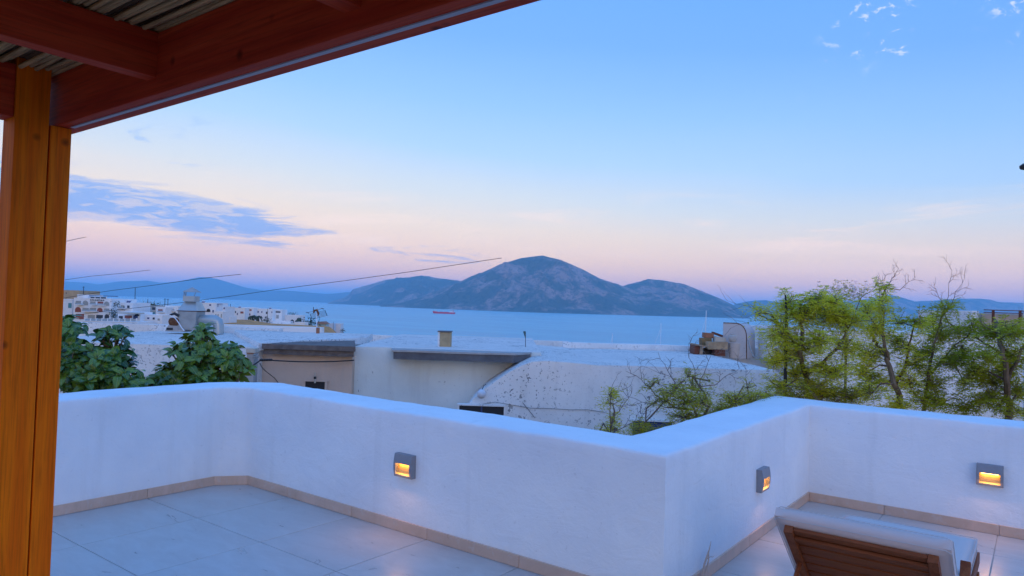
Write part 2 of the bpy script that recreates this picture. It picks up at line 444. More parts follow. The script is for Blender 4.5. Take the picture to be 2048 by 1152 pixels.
# ================================================================== THE SETTING
SEA = -34.0
bm = new()
R = 42000
rings = [0, 400, 1200, 3000, 8000, 20000, R]
prev = None; cvx = bm.verts.new((0, 0, SEA))
for r in rings[1:]:
    cur = [bm.verts.new((r * math.cos(2 * PI * k / 96), r * math.sin(2 * PI * k / 96), SEA)) for k in range(96)]
    for k in range(96):
        if prev is None: bm.faces.new((cvx, cur[k], cur[(k + 1) % 96]))
        else: bm.faces.new((prev[k], cur[k], cur[(k + 1) % 96], prev[(k + 1) % 96]))
    prev = cur
m, g = new_mat('sea_water', .22)
g.p.inputs['Base Color'].default_value = (.055, .20, .42, 1); g.p.inputs['IOR'].default_value = 1.33
w1 = g.noise(.035, 6, .62, (1, 1, 1), .3); w2 = g.noise(.006, 6, .65, (.22, 1.5, 1), .4, rot=-YAW); 
g.link(g.mix(g.ramp(w2, .40, .62), (.20, .42, .47, 1), (.34, .57, .58, 1)), g.p.inputs['Base Color'])
g.link(g.bump(w1, .6, 5.0), g.p.inputs['Normal'])
g.link(g.ramp(w2, .35, .65, (.36, .36, .36, 1), (.5, .5, .5, 1)), g.p.inputs['Roughness'])
struct(ob('sea', bm, m, origin=(0, 0, SEA)))

# hillside falling from the street to the bay, with a headland on the left that carries the town
HEAD = [(0, -3.6), (40, -6.2), (120, -9.4), (240, -11.8), (400, -12.8), (450, -14.4), (520, -20.0), (570, -25.0), (640, -37.0), (900, -40)]
def land_z(a, d):
    slope = a / max(d, 1)
    z0 = -3.6 - .058 * d
    z1 = interp(HEAD, d) + (-(slope + .45) * 6 if slope < -.45 else 0)
    if 240 < d < 470: z1 += 2.4 * sstep(-.345, -.375, slope) * math.sin(PI * (d - 240) / 230)
    k = sstep(-.215, -.262, slope) if d > 20 else 0
    z = z0 + (z1 - z0) * k
    if d > 60: z += noise.noise(Vector((a * .03, d * .03, 1))) * 1.2
    return z
bm = new(); grid = []
ds = [-30, -10, 0, 5, 10, 20, 30, 45, 60] + list(range(80, 700, 12)); As = list(range(-640, -100, 10)) + list(range(-100, 101, 8)) + list(range(120, 700, 20))
for d in ds: grid.append([bm.verts.new(AD(a, d, land_z(a, d))) for a in As])
for i in range(len(ds) - 1):
    for j in range(len(As) - 1): bm.faces.new((grid[i][j], grid[i][j + 1], grid[i + 1][j + 1], grid[i + 1][j]))
struct(ob('hillside', bm, SOIL, smooth=True, origin=(0, 0, 0)))

# island across the channel: three overlapping ridges
def ridge_mesh(bm, sil, d_ridge, d_shore, back, rough, seed, step=3.0, rows=46, gull=1.0):
    x0, x1 = sil[0][0], sil[-1][0]; n = int((x1 - x0) / step); cols = []
    for i in range(n + 1):
        px = x0 + (x1 - x0) * i / n
        dr = d_ridge(px); dsx = d_shore(px)
        top = T(px, interp(sil, px), dr); hgt = max(top.z - SEA, 1.0)
        lat_a = top.dot(rt)
        foot = AD(A_of(px, dsx), dsx, SEA)
        col = []
        for j in range(rows + 1):
            t = j / rows
            P = foot.lerp(Vector((top.x, top.y, SEA)), t)
            prof = t ** 1.05 * .82 + (1 - (1 - t) ** 2.2) * .18
            q = Vector((P.x / 620.0, P.y / 620.0, seed))
            rg = 1 - abs(noise.noise(q) * 2); rg2 = noise.fractal(q * 3.1, .8, 2.1, 5)
            env = math.sin(PI * min(1, t)) ** .8
            z = SEA - 1 + (hgt + 1) * prof + hgt * env * rough * ((rg - .6) * .55 * gull + rg2 * .22)
            if t == 1: z = top.z + noise.noise(q * 6) * hgt * .008
            col.append(bm.verts.new((P.x, P.y, max(z, SEA - 2))))
        far = AD(A_of(px, dr + back), dr + back, SEA - 2)
        for j in range(1, 5):
            t = j / 4; P = Vector((top.x, top.y, 0)).lerp(far, t); col.append(bm.verts.new((P.x, P.y, SEA - 2 + (hgt + 2) * (1 - t) ** 1.1)))
        cols.append(col)
    for a, b in zip(cols, cols[1:]):
        for j in range(len(a) - 1): bm.faces.new((a[j], b[j], b[j + 1], a[j + 1]))
bm = new()
ridge_mesh(bm, [(655, 606), (664, 603), (672, 600), (686, 596), (697, 590), (705, 579), (730, 572), (770, 560), (800, 556), (845, 552.5), (880, 557), (915, 561), (960, 575), (1000, 598), (1030, 612)],
           lambda p: 10300 - (p - 655) * 5, lambda p: 8600 - (p - 655) * 7.5, 1500, .75, 1.3)
ridge_mesh(bm, [(760, 610), (800, 606), (850, 592), (905, 570), (935, 557), (960, 548), (1000, 529), (1040, 517), (1085, 511), (1120, 519), (1160, 536), (1200, 557), (1245, 572), (1300, 590), (1360, 612), (1420, 626)],
           lambda p: 6600 - (p - 760) * .2, lambda p: interp([(760, 6100), (900, 5300), (1024, 4900), (1200, 5000), (1420, 5700)], p), 1500, .7, 5.1)
ridge_mesh(bm, [(1130, 622), (1180, 602), (1220, 584), (1255, 569), (1280, 563), (1296, 557.5), (1306, 559), (1330, 561), (1360, 567), (1400, 581), (1440, 597), (1465, 609), (1480, 621), (1500, 628)],
           lambda p: 7000, lambda p: 5650, 1200, .7, 8.7)
m, g = new_mat('island_scrub_and_rock', .95)
big = g.noise(.0011, 6, .62, (1, 1, 1.6), .5); mid = g.noise(.006, 5, .65); spk = g.noise(.028, 4, .7)
mm = g.math('ADD', g.math('MULTIPLY', big, .62), g.math('MULTIPLY', mid, .38))
rock = g.mix(g.ramp(mid, .35, .65), (.36, .19, .15, 1), (.48, .29, .23, 1))
scr = g.mix(g.ramp(spk, .42, .55), (.02, .06, .05, 1), (.15, .14, .10, 1))
c = g.mix(g.ramp(mm, .505, .565), scr, rock)
c = g.mix(g.math('MULTIPLY', g.ramp(spk, .50, .56), .6), c, (.02, .055, .05, 1))
g.link(c, g.p.inputs['Base Color'])
g.link(g.bump(spk, .8, 30.0), g.p.inputs['Normal'])
ISLE = m
struct(ob('island', bm, m, smooth=True))

# far coast on the left, and lower hills beyond the bay on the right
bm = new()
ridge_mesh(bm, [(-80, 560), (60, 557), (130, 563), (168, 565), (198, 569), (235, 563), (295, 561), (325, 566), (355, 563), (385, 557), (401, 554), (420, 555), (442, 560), (487, 574), (528, 581), (573, 581), (618, 585), (650, 587.5), (671, 587), (690, 584.5), (720, 584), (760, 592), (800, 600)],
           lambda p: 15500, lambda p: 13500, 1500, .22, 2.2, 6, 16)
FARM = mat('far_mountain', (.16, .14, .12), .95, .5, .0006, col2=(.05, .06, .04))
struct(ob('far_coast', bm, FARM, smooth=True))
bm = new()
ridge_mesh(bm, [(1440, 627), (1470, 608), (1500, 602), (1530, 600), (1560, 606), (1620, 611), (1680, 604), (1720, 600), (1755, 594), (1778, 589), (1800, 594), (1830, 603), (1870, 601), (1920, 597), (1960, 597.5), (1982, 599), (1995, 604), (2060, 606), (2140, 610), (2250, 622)],
           lambda p: 10500, lambda p: 9000, 1500, .35, 12.4, 5, 22)
struct(ob('bay_hills', bm, ISLE, smooth=True))

# ================================================================== OUR TERRACE
WALL_H = .854
path = [(-5.80, -3.2), (-5.80, 3.455), (-5.613, 3.669), (-1.651, 3.669), (-1.651, 6.707), (4.2, 6.707)]
prof = [(0, .0), (0, .2), (0, .40), (0, .6), (0, .79), (.0005, .836), (.005, .848), (.015, .854), (.04, .857), (.10, .859), (.22, .861), (.36, .859), (.43, .852), (.446, .838), (.45, .80), (.45, 0), (.45, -3.7)]
def sweep_frames(path, step=.06):
    P = [Vector((x, y)) for x, y in path]; out = []
    def nrm(i): d = (P[i + 1] - P[i]).normalized(); return Vector((-d.y, d.x))
    mit = []
    for i in range(len(P)):
        if i == 0: mit.append(nrm(0))
        elif i == len(P) - 1: mit.append(nrm(i - 1))
        else:
            a, b = nrm(i - 1), nrm(i); h = (a + b).normalized(); mit.append(h / max(.3, h.dot(a)))
    for i in range(len(P) - 1):
        n = max(1, int((P[i + 1] - P[i]).length / step)); nn = nrm(i)
        for k in range(n + (1 if i == len(P) - 2 else 0)):
            t = k / n
            base_p = P[i].lerp(P[i + 1], t)
            out.append((base_p, mit[i].lerp(mit[i + 1], t), k == 0 or t == 1))
    return out
frames = sweep_frames(path)
wall = thing('parapet_wall', 'white plastered parapet wall zigzagging round the tiled terrace', 'wall', (-3.6, 3.9, 0))
bm = new(); rows_ = []
for p, n, corner in frames:
    ring = []
    for o_, z in prof:
        q = p + n * o_
        w = noise.noise(Vector((q.x * 1.7, q.y * 1.7, z * 2))) * .007 + noise.noise(Vector((q.x * 5, q.y * 5, z * 5))) * .004
        wz = noise.noise(Vector((q.x * 1.1, q.y * 1.1, 7))) * .010 + noise.noise(Vector((q.x * 4.3, q.y * 4.3, 3))) * .005 + noise.noise(Vector((q.x * 11, q.y * 11, 5))) * .003
        ww = w if 0 < z else 0
        ring.append(bm.verts.new((q.x - n.x * ww, q.y - n.y * ww, z + (wz if z > .6 else 0))))
    rows_.append(ring)
for a, b in zip(rows_, rows_[1:]):
    for j in range(len(prof) - 1): bm.faces.new((a[j], b[j], b[j + 1], a[j + 1]))
    bm.faces.new((a[-1], b[-1], b[0], a[0]))
o = ob('plaster_body', bm, PLASTER, wall, smooth=True)
o.data.set_sharp_from_angle(angle=math.radians(60))
# skirting tiles, .8 m pieces along each straight run
SK = .08
def skirt(p0, p1, first):
    p0, p1 = Vector(p0), Vector(p1); d = (p1 - p0); Ln = d.length; d.normalize(); n = Vector((d.y, -d.x))   # towards the terrace
    s = 0; cut = first
    while s < Ln - .01:
        e = min(Ln, cut)
        bm = new(); a = p0 + d * (s + .0015); b = p0 + d * (e - .0015)
        M = Matrix(((d.x, n.x, 0, a.x), (d.y, n.y, 0, a.y), (0, 0, 1, 0), (0, 0, 0, 1)))
        box(bm, (0, -.01, .0015), ((b - a).length, .012, SK - .001), M)
        ob('skirting_tile', bm, SKIRT, wall, bevel=.0015, seg=1)
        s = e; cut = e + .8
skirt((-5.80, -2.6), (-5.80, 3.455), .67); skirt((-5.80, 3.455), (-5.613, 3.669), .8); skirt((-5.613, 3.669), (-1.651, 3.669), .59)
skirt((-1.651, 3.681), (-1.651, 6.707), .61); skirt((-1.639, 6.707), (4.0, 6.707), .60)

fl = new(); box(fl, (-6.1, -3.2, -.35), (4.2, 3.9, -.006)); box(fl, (-1.9, 3.9, -.35), (4.2, 7.0, -.006))
slab = struct(ob('terrace_floor', fl, GROUT))
xs = [-5.815 + .795 * k for k in range(13)]; ys = [2.87 + .81 * k for k in range(-7, 6)]
cache = {}
def tile_piece(x0, x1, y0, y1):
    w, h = round(x1 - x0 - .006, 4), round(y1 - y0 - .006, 4)
    if w < .03 or h < .03: return
    if (w, h) not in cache:
        bm = new(); box(bm, (-w / 2, -h / 2, -.008), (w / 2, h / 2, 0))
        bmesh.ops.bevel(bm, geom=[e for e in bm.edges if all(v.co.z > -.001 for v in e.verts)], offset=.002, segments=1, affect='EDGES')
        cache[(w, h)] = mesh_of(bm, 'floor_tile', TILE)
    o = inst(cache[(w, h)], 'floor_tile', slab, ((x0 + x1) / 2, (y0 + y1) / 2, random.uniform(-.0006, .0006)))
for i in range(len(xs) - 1):
    for j in range(len(ys) - 1):
        x0, x1, y0, y1 = xs[i], xs[i + 1], ys[j], ys[j + 1]
        if y0 < 3.6: tile_piece(max(x0, -5.80), x1, y0, min(y1, 3.672))
        else:
            if x1 > -1.64: tile_piece(max(x0, -1.651), x1, max(y0, 3.674), min(y1, 6.707))

# wall lights ------------------------------------------------------
LREF = mat('lamp_reflector', (.85, .50, .16), .5, .3, 30)
LEDM = mat('lamp_led', (1, .7, .3), .5, emit=(1.0, .50, .11), estr=14.0)
def wall_light(pos, nrm, label):
    t = thing('wall_light', label, 'wall light', pos, 'square wall lights along the parapet')
    n = Vector(nrm); s = Vector((-n.y, n.x, 0)); P = Vector(pos)
    M = Matrix(((s.x, n.x, 0, P.x), (s.y, n.y, 0, P.y), (0, 0, 1, P.z), (0, 0, 0, 1)))
    w, h, dp = .088, .165, .052
    def front(z): return dp * (.70 + .30 * math.cos((z / h - .5) * 2.6))     # bowed front
    def block(bm, x0, x1, z0, z1, y0=0.0, yin=None):
        k = 5; zs = [z0 + (z1 - z0) * i / k for i in range(k + 1)]
        fr = [[bm.verts.new(M @ Vector((x, front(z), z))) for z in zs] for x in (x0, x1)]
        bk = [[bm.verts.new(M @ Vector((x, y0, z))) for z in zs] for x in (x0, x1)]
        for i in range(k):
            bm.faces.new((fr[0][i], fr[1][i], fr[1][i + 1], fr[0][i + 1])); bm.faces.new((bk[1][i], bk[0][i], bk[0][i + 1], bk[1][i + 1]))
            bm.faces.new((bk[0][i], fr[0][i], fr[0][i + 1], bk[0][i + 1])); bm.faces.new((fr[1][i], bk[1][i], bk[1][i + 1], fr[1][i + 1]))
        bm.faces.new((bk[0][0], bk[1][0], fr[1][0], fr[0][0])); bm.faces.new((fr[0][k], fr[1][k], bk[1][k], bk[0][k]))
    bm = new(); block(bm, -w, w, .098, h)                       # hood
    block(bm, -w, w, 0, .018)                                   # lower lip
    block(bm, -w, -w + .019, .018, .098); block(bm, w - .019, w, .018, .098)
    box(bm, (-w + .019, 0, .018), (w - .019, .004, .098), M)
    ob('housing', bm, GRAPH, t, bevel=0)
    bm = new(); x = w - .0195
    q = [(-x, .012, .097), (x, .012, .097), (x, .040, .0185), (-x, .040, .0185)]
    bm.faces.new([bm.verts.new(M @ Vector(v)) for v in q])
    ob('reflector', bm, LREF, t)
    bm = new(); box(bm, (-x + .012, .016, .0925), (x - .012, .034, .0965), M); ob('led_strip', bm, LEDM, t)
    ld = bpy.data.lights.new('lamp_glow', 'AREA'); ld.shape = 'RECTANGLE'; ld.size = .12; ld.size_y = .03
    ld.energy = .6; ld.color = (1.0, .50, .18)
    lo = bpy.data.objects.new('lamp_glow', ld); C.objects.link(lo); lo.parent = t
    wp = P + n * .058 + Vector((0, 0, .055)); lo.location = wp - P
    aim = (n * .8 + Vector((0, 0, -.75))).normalized(); lo.rotation_euler = (-aim).to_track_quat('Z', 'Y').to_euler()
    return t
wall_light((-3.65, 3.669, .40), (0, -1, 0), 'lit square grey wall light alone on the long middle parapet')
wall_light((-1.651, 5.33, .352), (1, 0, 0), 'lit square grey wall light seen edge-on near the inner corner')
wall_light((-.305, 6.707, .372), (0, -1, 0), 'lit square grey wall light on the rear parapet at right edge')

# pergola ----------------------------------------------------------
perg = thing('pergola', 'red-brown timber pergola roofed with dry canes, honey-coloured corner post', 'pergola', (-3.13, 1.08, 0))
bm = new(); box(bm, (-3.20, .970, 0), (-3.080, 1.084, 2.53)); ob('post_plank', bm, POST_WOOD, perg, bevel=.004)
bm = new(); box(bm, (-3.196, 1.090, 0), (-3.082, 1.165, 2.299)); ob('post_plank', bm, POST_WOOD, perg, bevel=.004)
bm = new(); box(bm, (-3.18, 1.083, .002), (-3.098, 1.091, 2.298)); ob('groove_shade', bm, BLACK, perg)  # black strip between the planks, the groove's shade put in as colour
bm = new(); box(bm, (-3.30, 1.110, 2.301), (3.2, 1.21, 2.505)); o = ob('front_beam', bm, BEAM_WOOD, perg, bevel=.006)
bm = new(); box(bm, (-3.05, 1.148, 2.2975), (3.1, 1.163, 2.301)); ob('light_channel', bm, ALU, o)
bm = new(); box(bm, (-3.196, -2.6, 2.303), (-3.09, .969, 2.503)); ob('side_beam', bm, RAFT_WOOD, perg, bevel=.006)
for x in (-2.365, -1.375, -.385, .605, 1.6):
    bm = new(); box(bm, (x, -2.6, 2.357), (x + .062, 1.112, 2.504)); ob('rafter', bm, RAFT_WOOD, perg, bevel=.004)
# canes: a mat of them lies on the rafters, each a slightly crooked stem with nodes
def cane_mesh(seed):
    rnd = random.Random(seed); bm = new(); pts, rad = [], []
    x = -3.28; bend = rnd.uniform(-.008, .008); ph = rnd.uniform(0, 6)
    while x < 2.2:
        L_ = rnd.uniform(.16, .30)
        for dx, k in ((0, 1.0), (.006, 1.22), (.012, 1.0)):
            pts.append((x + dx, .007 * math.sin(ph + x * 1.7) + bend * x, .004 * math.sin(ph * 2 + x * 2.3)))
            rad.append((.0088 - .0006 * (x + 3)) * k)
        x += L_
    tube(bm, pts, rad, 6); return mesh_of(bm, 'cane', CANE, True)
canes = [cane_mesh(s) for s in range(7)]
y = -1.2; k = 0
while y < 1.17:
    inst(canes[k % 7], 'cane', perg, (0 + random.uniform(-.1, .1), y, 2.5165 + random.uniform(-.003, .005)), (random.uniform(0, 6), 0, random.uniform(-.006, .006)))
    y += random.choice((.0155, .0165, .0175, .0185, .021)); k += 1
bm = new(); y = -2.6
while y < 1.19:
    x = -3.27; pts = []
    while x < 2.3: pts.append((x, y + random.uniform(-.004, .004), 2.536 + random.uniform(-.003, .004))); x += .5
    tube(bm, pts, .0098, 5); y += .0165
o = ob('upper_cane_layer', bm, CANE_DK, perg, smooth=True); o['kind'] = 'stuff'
bm = new(); box(bm, (-3.27, -2.6, 2.552), (2.25, 1.19, 2.556)); ob('light_blocking_sheet', bm, CANE_DK, perg)  # unseen opaque sheet added over the canes to keep the underside dark

# sun lounger ------------------------------------------------------
lg = thing('sun_lounger', 'hardwood sun lounger with grey mattress and raised slatted backrest', 'sun lounger', (-.64, 4.2, 0))
LX0, LX1 = -1.0, -.285
hy, hz = 3.87, .295; ty, tz = 3.47, .665          # hinge and head of the backrest board
u = Vector((0, ty - hy, tz - hz)); BL = u.length; u.normalize(); v = Vector((0, -u.z, u.y)); v = v if v.z > 0 else -v   # v: outwards, above the board
MB = Matrix(((1, 0, 0, 0), (0, u.y, v.y, hy), (0, u.z, v.z, hz), (0, 0, 0, 1)))   # local (x, along, above)
for x in (LX0 + .045, LX1 - .085):
    bm = new(); box(bm, (x, .0, -.036), (x + .040, BL, 0), MB); ob('backrest_stile', bm, TEAK_Y, lg, bevel=.003)
for s, wd in ((BL - .045, .042), (BL - .125, .055), (BL - .21, .07), (BL - .295, .07), (BL - .38, .07), (BL - .465, .07), (BL - .535, .06)):
    bm = new(); box(bm, (LX0 + .086, s, -.020), (LX1 - .086, s + wd, -.003), MB); ob('backrest_slat', bm, TEAK, lg, bevel=.003)
bm = new(); box(bm, (LX0 + .086, BL - .075, -.036), (LX1 - .086, BL - .052, -.0205), MB); ob('top_rail', bm, TEAK, lg, bevel=.002)
def cushion(name, M, l, th):
    bm = new(); nx, ny = 14, 18; w = LX1 - LX0
    def sh(ix, iy, side):
        x = ix / nx; yv = iy / ny
        ex = min(x, 1 - x) * w; ey = min(yv, 1 - yv) * l
        e = min(1, min(ex, ey) / .035); rnd_ = math.sqrt(max(0, 1 - (1 - e) ** 2))
        puff = .010 * math.sin(PI * x) * math.sin(PI * yv) + .004 * noise.noise(Vector((x * 5, yv * 7, th * 40))) - .006 * math.exp(-((yv - .5) / .02) ** 2)
        zz = th / 2 + side * (th / 2 * (.55 + .45 * rnd_) + puff * (1 if side > 0 else .0))
        return M @ Vector((LX0 + x * w, yv * l, zz))
    gx = lambda side: [[bm.verts.new(sh(i, j, side)) for i in range(nx + 1)] for j in range(ny + 1)]
    up_, dn = gx(1), gx(-1)
    for G_ in (up_, dn):
        for j in range(ny):
            for i in range(nx): bm.faces.new((G_[j][i], G_[j][i + 1], G_[j + 1][i + 1], G_[j + 1][i]))
    rim = [(0, i) for i in range(nx)] + [(j, nx) for j in range(ny)] + [(ny, nx - i) for i in range(nx)] + [(ny - j, 0) for j in range(ny)]
    for (j, i), (j2, i2) in zip(rim, rim[1:] + rim[:1]): bm.faces.new((up_[j][i], up_[j2][i2], dn[j2][i2], dn[j][i]))
    o = ob(name, bm, CUSH, lg, smooth=True)
    o.data.set_sharp_from_angle(angle=math.radians(70))
    bm = new(); w0 = .006
    for zz in (.010, th - .010):
        pts = [M @ Vector(p) for p in ((LX0 + .02, -w0 * 0, zz), (LX1 - .02, 0, zz), (LX1 + .001, .02, zz), (LX1 + .001, l - .02, zz), (LX1 - .02, l, zz), (LX0 + .02, l, zz), (LX0 - .001, l - .02, zz), (LX0 - .001, .02, zz), (LX0 + .02, 0, zz))]
        tube(bm, pts, .0022, 5)
    ob('piping', bm, PIPE, o, smooth=True)
    return o
MBc = MB @ Matrix.Translation((0, .03, .001)); cushion('back_mattress', MBc, BL + .005, .078)
MS = Matrix(((1, 0, 0, 0), (0, 1, 0, hy + .03), (0, 0, 1, .297), (0, 0, 0, 1))); cushion('seat_mattress', MS, 1.12, .085)
for x in (LX0 - .012, LX1 - .026):
    bm = new(); box(bm, (x, 3.20, .225), (x + .038, 5.03, .293)); ob('side_rail', bm, TEAK_Y, lg, bevel=.004)
    for yy in (3.30, 4.82):
        bm = new(); box(bm, (x - .004, yy, 0), (x + .046, yy + .055, .2245)); ob('leg', bm, TEAK_Y, lg, bevel=.004)
for yy in (3.205, 4.98):
    bm = new(); box(bm, (LX0 + .027, yy, .230), (LX1 - .027, yy + .036, .288)); ob('cross_rail', bm, TEAK, lg, bevel=.003)
for i in range(11):
    bm = new(); yy = 3.92 + i * .096; box(bm, (LX0 + .028, yy, .274), (LX1 - .028, yy + .07, .2945)); ob('seat_slat', bm, TEAK, lg, bevel=.003)
for x in (LX0 + .05, LX1 - .075):
    bm = new(); tube(bm, [MB @ Vector((x + .015, BL * .45, -.03)), (x + .015, 3.45, .262)], .012, 6); ob('prop_arm', bm, TEAK_Y, lg)
    bm = new(); lathe(bm, MB @ Vector((x - .004, .06, -.018)), [(.010, 0), (.010, .006), (.004, .008)], 10, Vector((1, 0, 0))); ob('hinge_bolt', bm, STEEL, lg)
for x in (LX1 - .028,):
    bm = new(); M = Matrix.Translation((x, 4.16, .27)) @ Matrix.Rotation(-.5, 4, 'X'); box(bm, (0, 0, 0), (.045, .05, .20), M); ob('arm_stub', bm, TEAK_Y, lg, bevel=.005)

# dry stalk lying against the foot of the corner wall
bm = new()
b0 = on_z(1398, 1185, .0)
def stalk(pts, r): tube(bm, pts, r, 5)
st0 = on_z(1402, 1168, .01); dps = (st0).dot(fw)
p = [T(1400, 1168, dps), T(1409, 1128, dps), T(1415, 1110, dps), T(1419, 1098, dps), T(1422, 1082, dps)]
tube(bm, p, [.008, .007, .006, .004, .0012], 6)
tube(bm, [T(1413, 1118, dps), T(1421, 1113.5, dps), T(1426, 1114, dps), T(1429, 1111, dps)], [.003, .0025, .002, .001], 5)
tube(bm, [T(1411, 1145, dps), T(1417, 1122, dps), T(1418, 1105, dps)], [.005, .005, .002], 5)
tag(ob('dry_stalk', bm, mat('dry_stalk', (.70, .52, .42), .9, .3, 60), smooth=True), 'dry pale plant stalk sticking up beside the corner of the parapet', 'plant stalk')
#@@NEIGH

# ================================================================== HOUSES ACROSS THE LANE
def rounded(bm, r=.05): bmesh.ops.bevel(bm, geom=[e for e in bm.edges if e.calc_face_angle(0) > .5], offset=r, segments=3, profile=.6, affect='EDGES')
def adprism(bm, pts, z0, z1):
    prism(bm, [AD(a, d, z0) for a, d in pts], Vector((0, 0, z1 - z0)))
def face_poly(bm, pts, d, depth):
    """front outline given in pixels at distance d, extruded backwards"""
    P = []
    for px, py in pts:
        q = T(px, py, d); P.append(q)
    prism(bm, P, fw * depth)
GZ = -3.75
def wavy(bm, amp=.012, sc=1.4):
    for v in bm.verts:
        v.co += Vector((noise.noise(v.co * sc), noise.noise(v.co * sc + Vector((9, 0, 0))), noise.noise(v.co * sc + Vector((0, 9, 0))))) * amp
def subdiv(bm, cuts): bmesh.ops.subdivide_edges(bm, edges=[e for e in bm.edges if e.calc_length() > .6], cuts=cuts, use_grid_fill=True)

def coat(o):
    o.data.materials.append(ROOF_COAT); k = len(o.data.materials) - 1
    for p in o.data.polygons:
        if p.normal.z > .75: p.material_index = k
    return o
# --- left house with the flat speckled roof
hA = thing('flat_roofed_house', 'whitewashed flat-roofed house behind the rubber plants at left', 'house', AD(-7.5, 14.4, GZ))
bm = new(); adbox(bm, A_of(40, 12), A_of(519, 12), 12, 16.6, GZ, .82); rounded(bm, .07); subdiv(bm, 6); wavy(bm)
coat(ob('wall', bm, WASH_ROOF, hA, smooth=True))
bm = new(); adbox(bm, A_of(40, 16.6), A_of(560, 16.6), 16.62, 16.9, .2, .965); rounded(bm, .03); ob('rear_parapet', bm, WASH_ROOF, hA, smooth=True)
bm = new(); adbox(bm, A_of(430, 19), A_of(648, 19), 18.8, 19.1, -2, Z_of(540, 651.5, 19)); rounded(bm, .03); ob('rear_terrace_wall', bm, WASH_TOWN, hA, smooth=True)

# --- centre-left house with the canopy
hB = thing('canopied_house', 'beige-fronted house with layered brown concrete canopy and white roof', 'house', AD(-4, 14, GZ))
zr = Z_of(527, 686, 12.0)
roof = [(A_of(521, 12.02), 12.02), (A_of(734, 14.9), 14.9), (A_of(748, 16.9), 16.9), (A_of(470, 16.4), 16.4), (A_of(505, 13.0), 13.0)]
bm = new(); adprism(bm, roof, zr - .13, zr); rounded(bm, .03); subdiv(bm, 4); wavy(bm, .02, 2.2); coat(ob('roof', bm, WASH_ROOF, hB, smooth=True))
inner = [(A_of(523, 12.2), 12.2), (A_of(731, 15.0), 15.0), (A_of(742, 16.8), 16.8), (A_of(475, 16.3), 16.3), (A_of(510, 13.0), 13.0)]
bm = new(); adprism(bm, inner, GZ, zr - .131); ob('upper_wall', bm, WASH_WALL, hB)
bm = new(); adbox(bm, A_of(521, 12.24), A_of(709, 12.24), 12.24, 12.9, GZ, zr - .20); ob('front_wall', bm, BEIGE_WALL, hB)
c1 = [(A_of(527, 11.98), 11.98), (A_of(714, 11.98), 11.98), (A_of(712, 13.9), 13.9), (A_of(600, 12.9), 12.9)]
bm = new(); adprism(bm, c1, zr - .095, zr - .012); subdiv(bm, 5); wavy(bm, .007, 7); ob('canopy_slab', bm, CONC, hB)
c2 = [(A_of(530, 12.03), 12.03), (A_of(711, 12.03), 12.03), (A_of(709, 13.8), 13.8), (A_of(600, 12.9), 12.9)]
bm = new(); adprism(bm, c2, zr - .19, zr - .10); subdiv(bm, 5); wavy(bm, .006, 7); ob('canopy_slab', bm, CONC, hB)
bm = new(); adbox(bm, A_of(616, 12.22), A_of(655, 12.22), 12.232, 12.26, -1.2, Z_of(636, 763, 12.22)); w = ob('window', bm, BLACK, hB)
bm = new(); adbox(bm, A_of(614, 12.2), A_of(662, 12.2), 12.19, 12.245, Z_of(636, 763, 12.22), Z_of(636, 761, 12.22)); ob('lintel', bm, BEIGE_WALL, w)
bm = new(); adbox(bm, A_of(655.3, 12.2), A_of(660, 12.2), 12.20, 12.243, -1.2, Z_of(636, 763.2, 12.22)); ob('jamb', bm, BEIGE_WALL, w)
wl = T(630, 766, 12.16); f_ = thing('bracket_lantern', 'slim tubular lantern on the beige wall over the dark window', 'lantern', wl)
bm = new(); tube(bm, [wl, T(630, 758, 12.16)], .016, 8); ob('lower_tube', bm, CREAM, f_)
bm = new(); tube(bm, [T(630, 758, 12.16), T(630, 753, 12.16)], .022, 8); ob('collar', bm, BLACK, f_)
bm = new(); tube(bm, [T(630.3, 753, 12.16), T(630.5, 746, 12.16)], .012, 8); tube(bm, [T(630.5, 746, 12.16), T(630.5, 745, 12.26)], .006, 6); ob('stem', bm, CREAM, f_)

# service pillar with insulators, and the cables that leave it
pa, pb = A_of(497, 11.5), A_of(512, 11.5)
sp = thing('service_pillar', 'narrow white masonry pillar with tan cap and cable insulators beside canopied house', 'pillar', AD((pa + pb) / 2, 11.6, GZ))
bm = new(); adbox(bm, pa, pb, 11.5, 11.68, GZ, Z_of(505, 706, 11.5)); ob('shaft', bm, CONC_P, sp, bevel=.01)
bm = new(); adbox(bm, pa - .006, pb + .012, 11.48, 11.70, Z_of(505, 705.8, 11.5), Z_of(505, 697, 11.5)); ob('cap', bm, CREAM, sp, bevel=.008)
bm = new(); adbox(bm, pa + .004, pb - .004, 11.482, 11.5, Z_of(505, 707.5, 11.5), Z_of(505, 705.9, 11.5)); ob('cap_joint', bm, TERRA, sp)
for px, py in ((508, 715), (514, 716), (509, 718.5)):
    bm = new(); lathe(bm, T(px, py, 11.42), [(.012, 0), (.026, .008), (.026, .02), (.014, .028), (.024, .036), (.022, .048), (.008, .054)], 10); ob('insulator', bm, STEEL2, sp, smooth=True)
def cable(name, label, pts, r, dp=None):
    bm = new(); tube(bm, pts, r, 6); return tag(ob(name, bm, CABLE, smooth=True), label, 'cable')
def sag(p0, p1, s, n=14):
    return [p0.lerp(p1, i / n) - Vector((0, 0, s * 4 * (i / n) * (1 - i / n))) for i in range(n + 1)]
bm = new(); tube(bm, [T(482, 744, 11.2), T(496, 736, 11.3), T(512, 727, 11.38), T(520, 721, 11.42), T(526, 719.5, 11.45)] + sag(T(530, 719.5, 11.5), T(708, 720.5, 12.1), .03), .011, 7)
for k in range(7): lathe(bm, T(522 + k * 3.4, 720 - k * .05, 11.43 + k * .01), [(.012, -.02), (.021, -.006), (.021, .006), (.012, .02)], 8, rt)
tag(ob('thick_cable', bm, CABLE, smooth=True), 'thick black service cable strung below the brown canopy', 'cable')
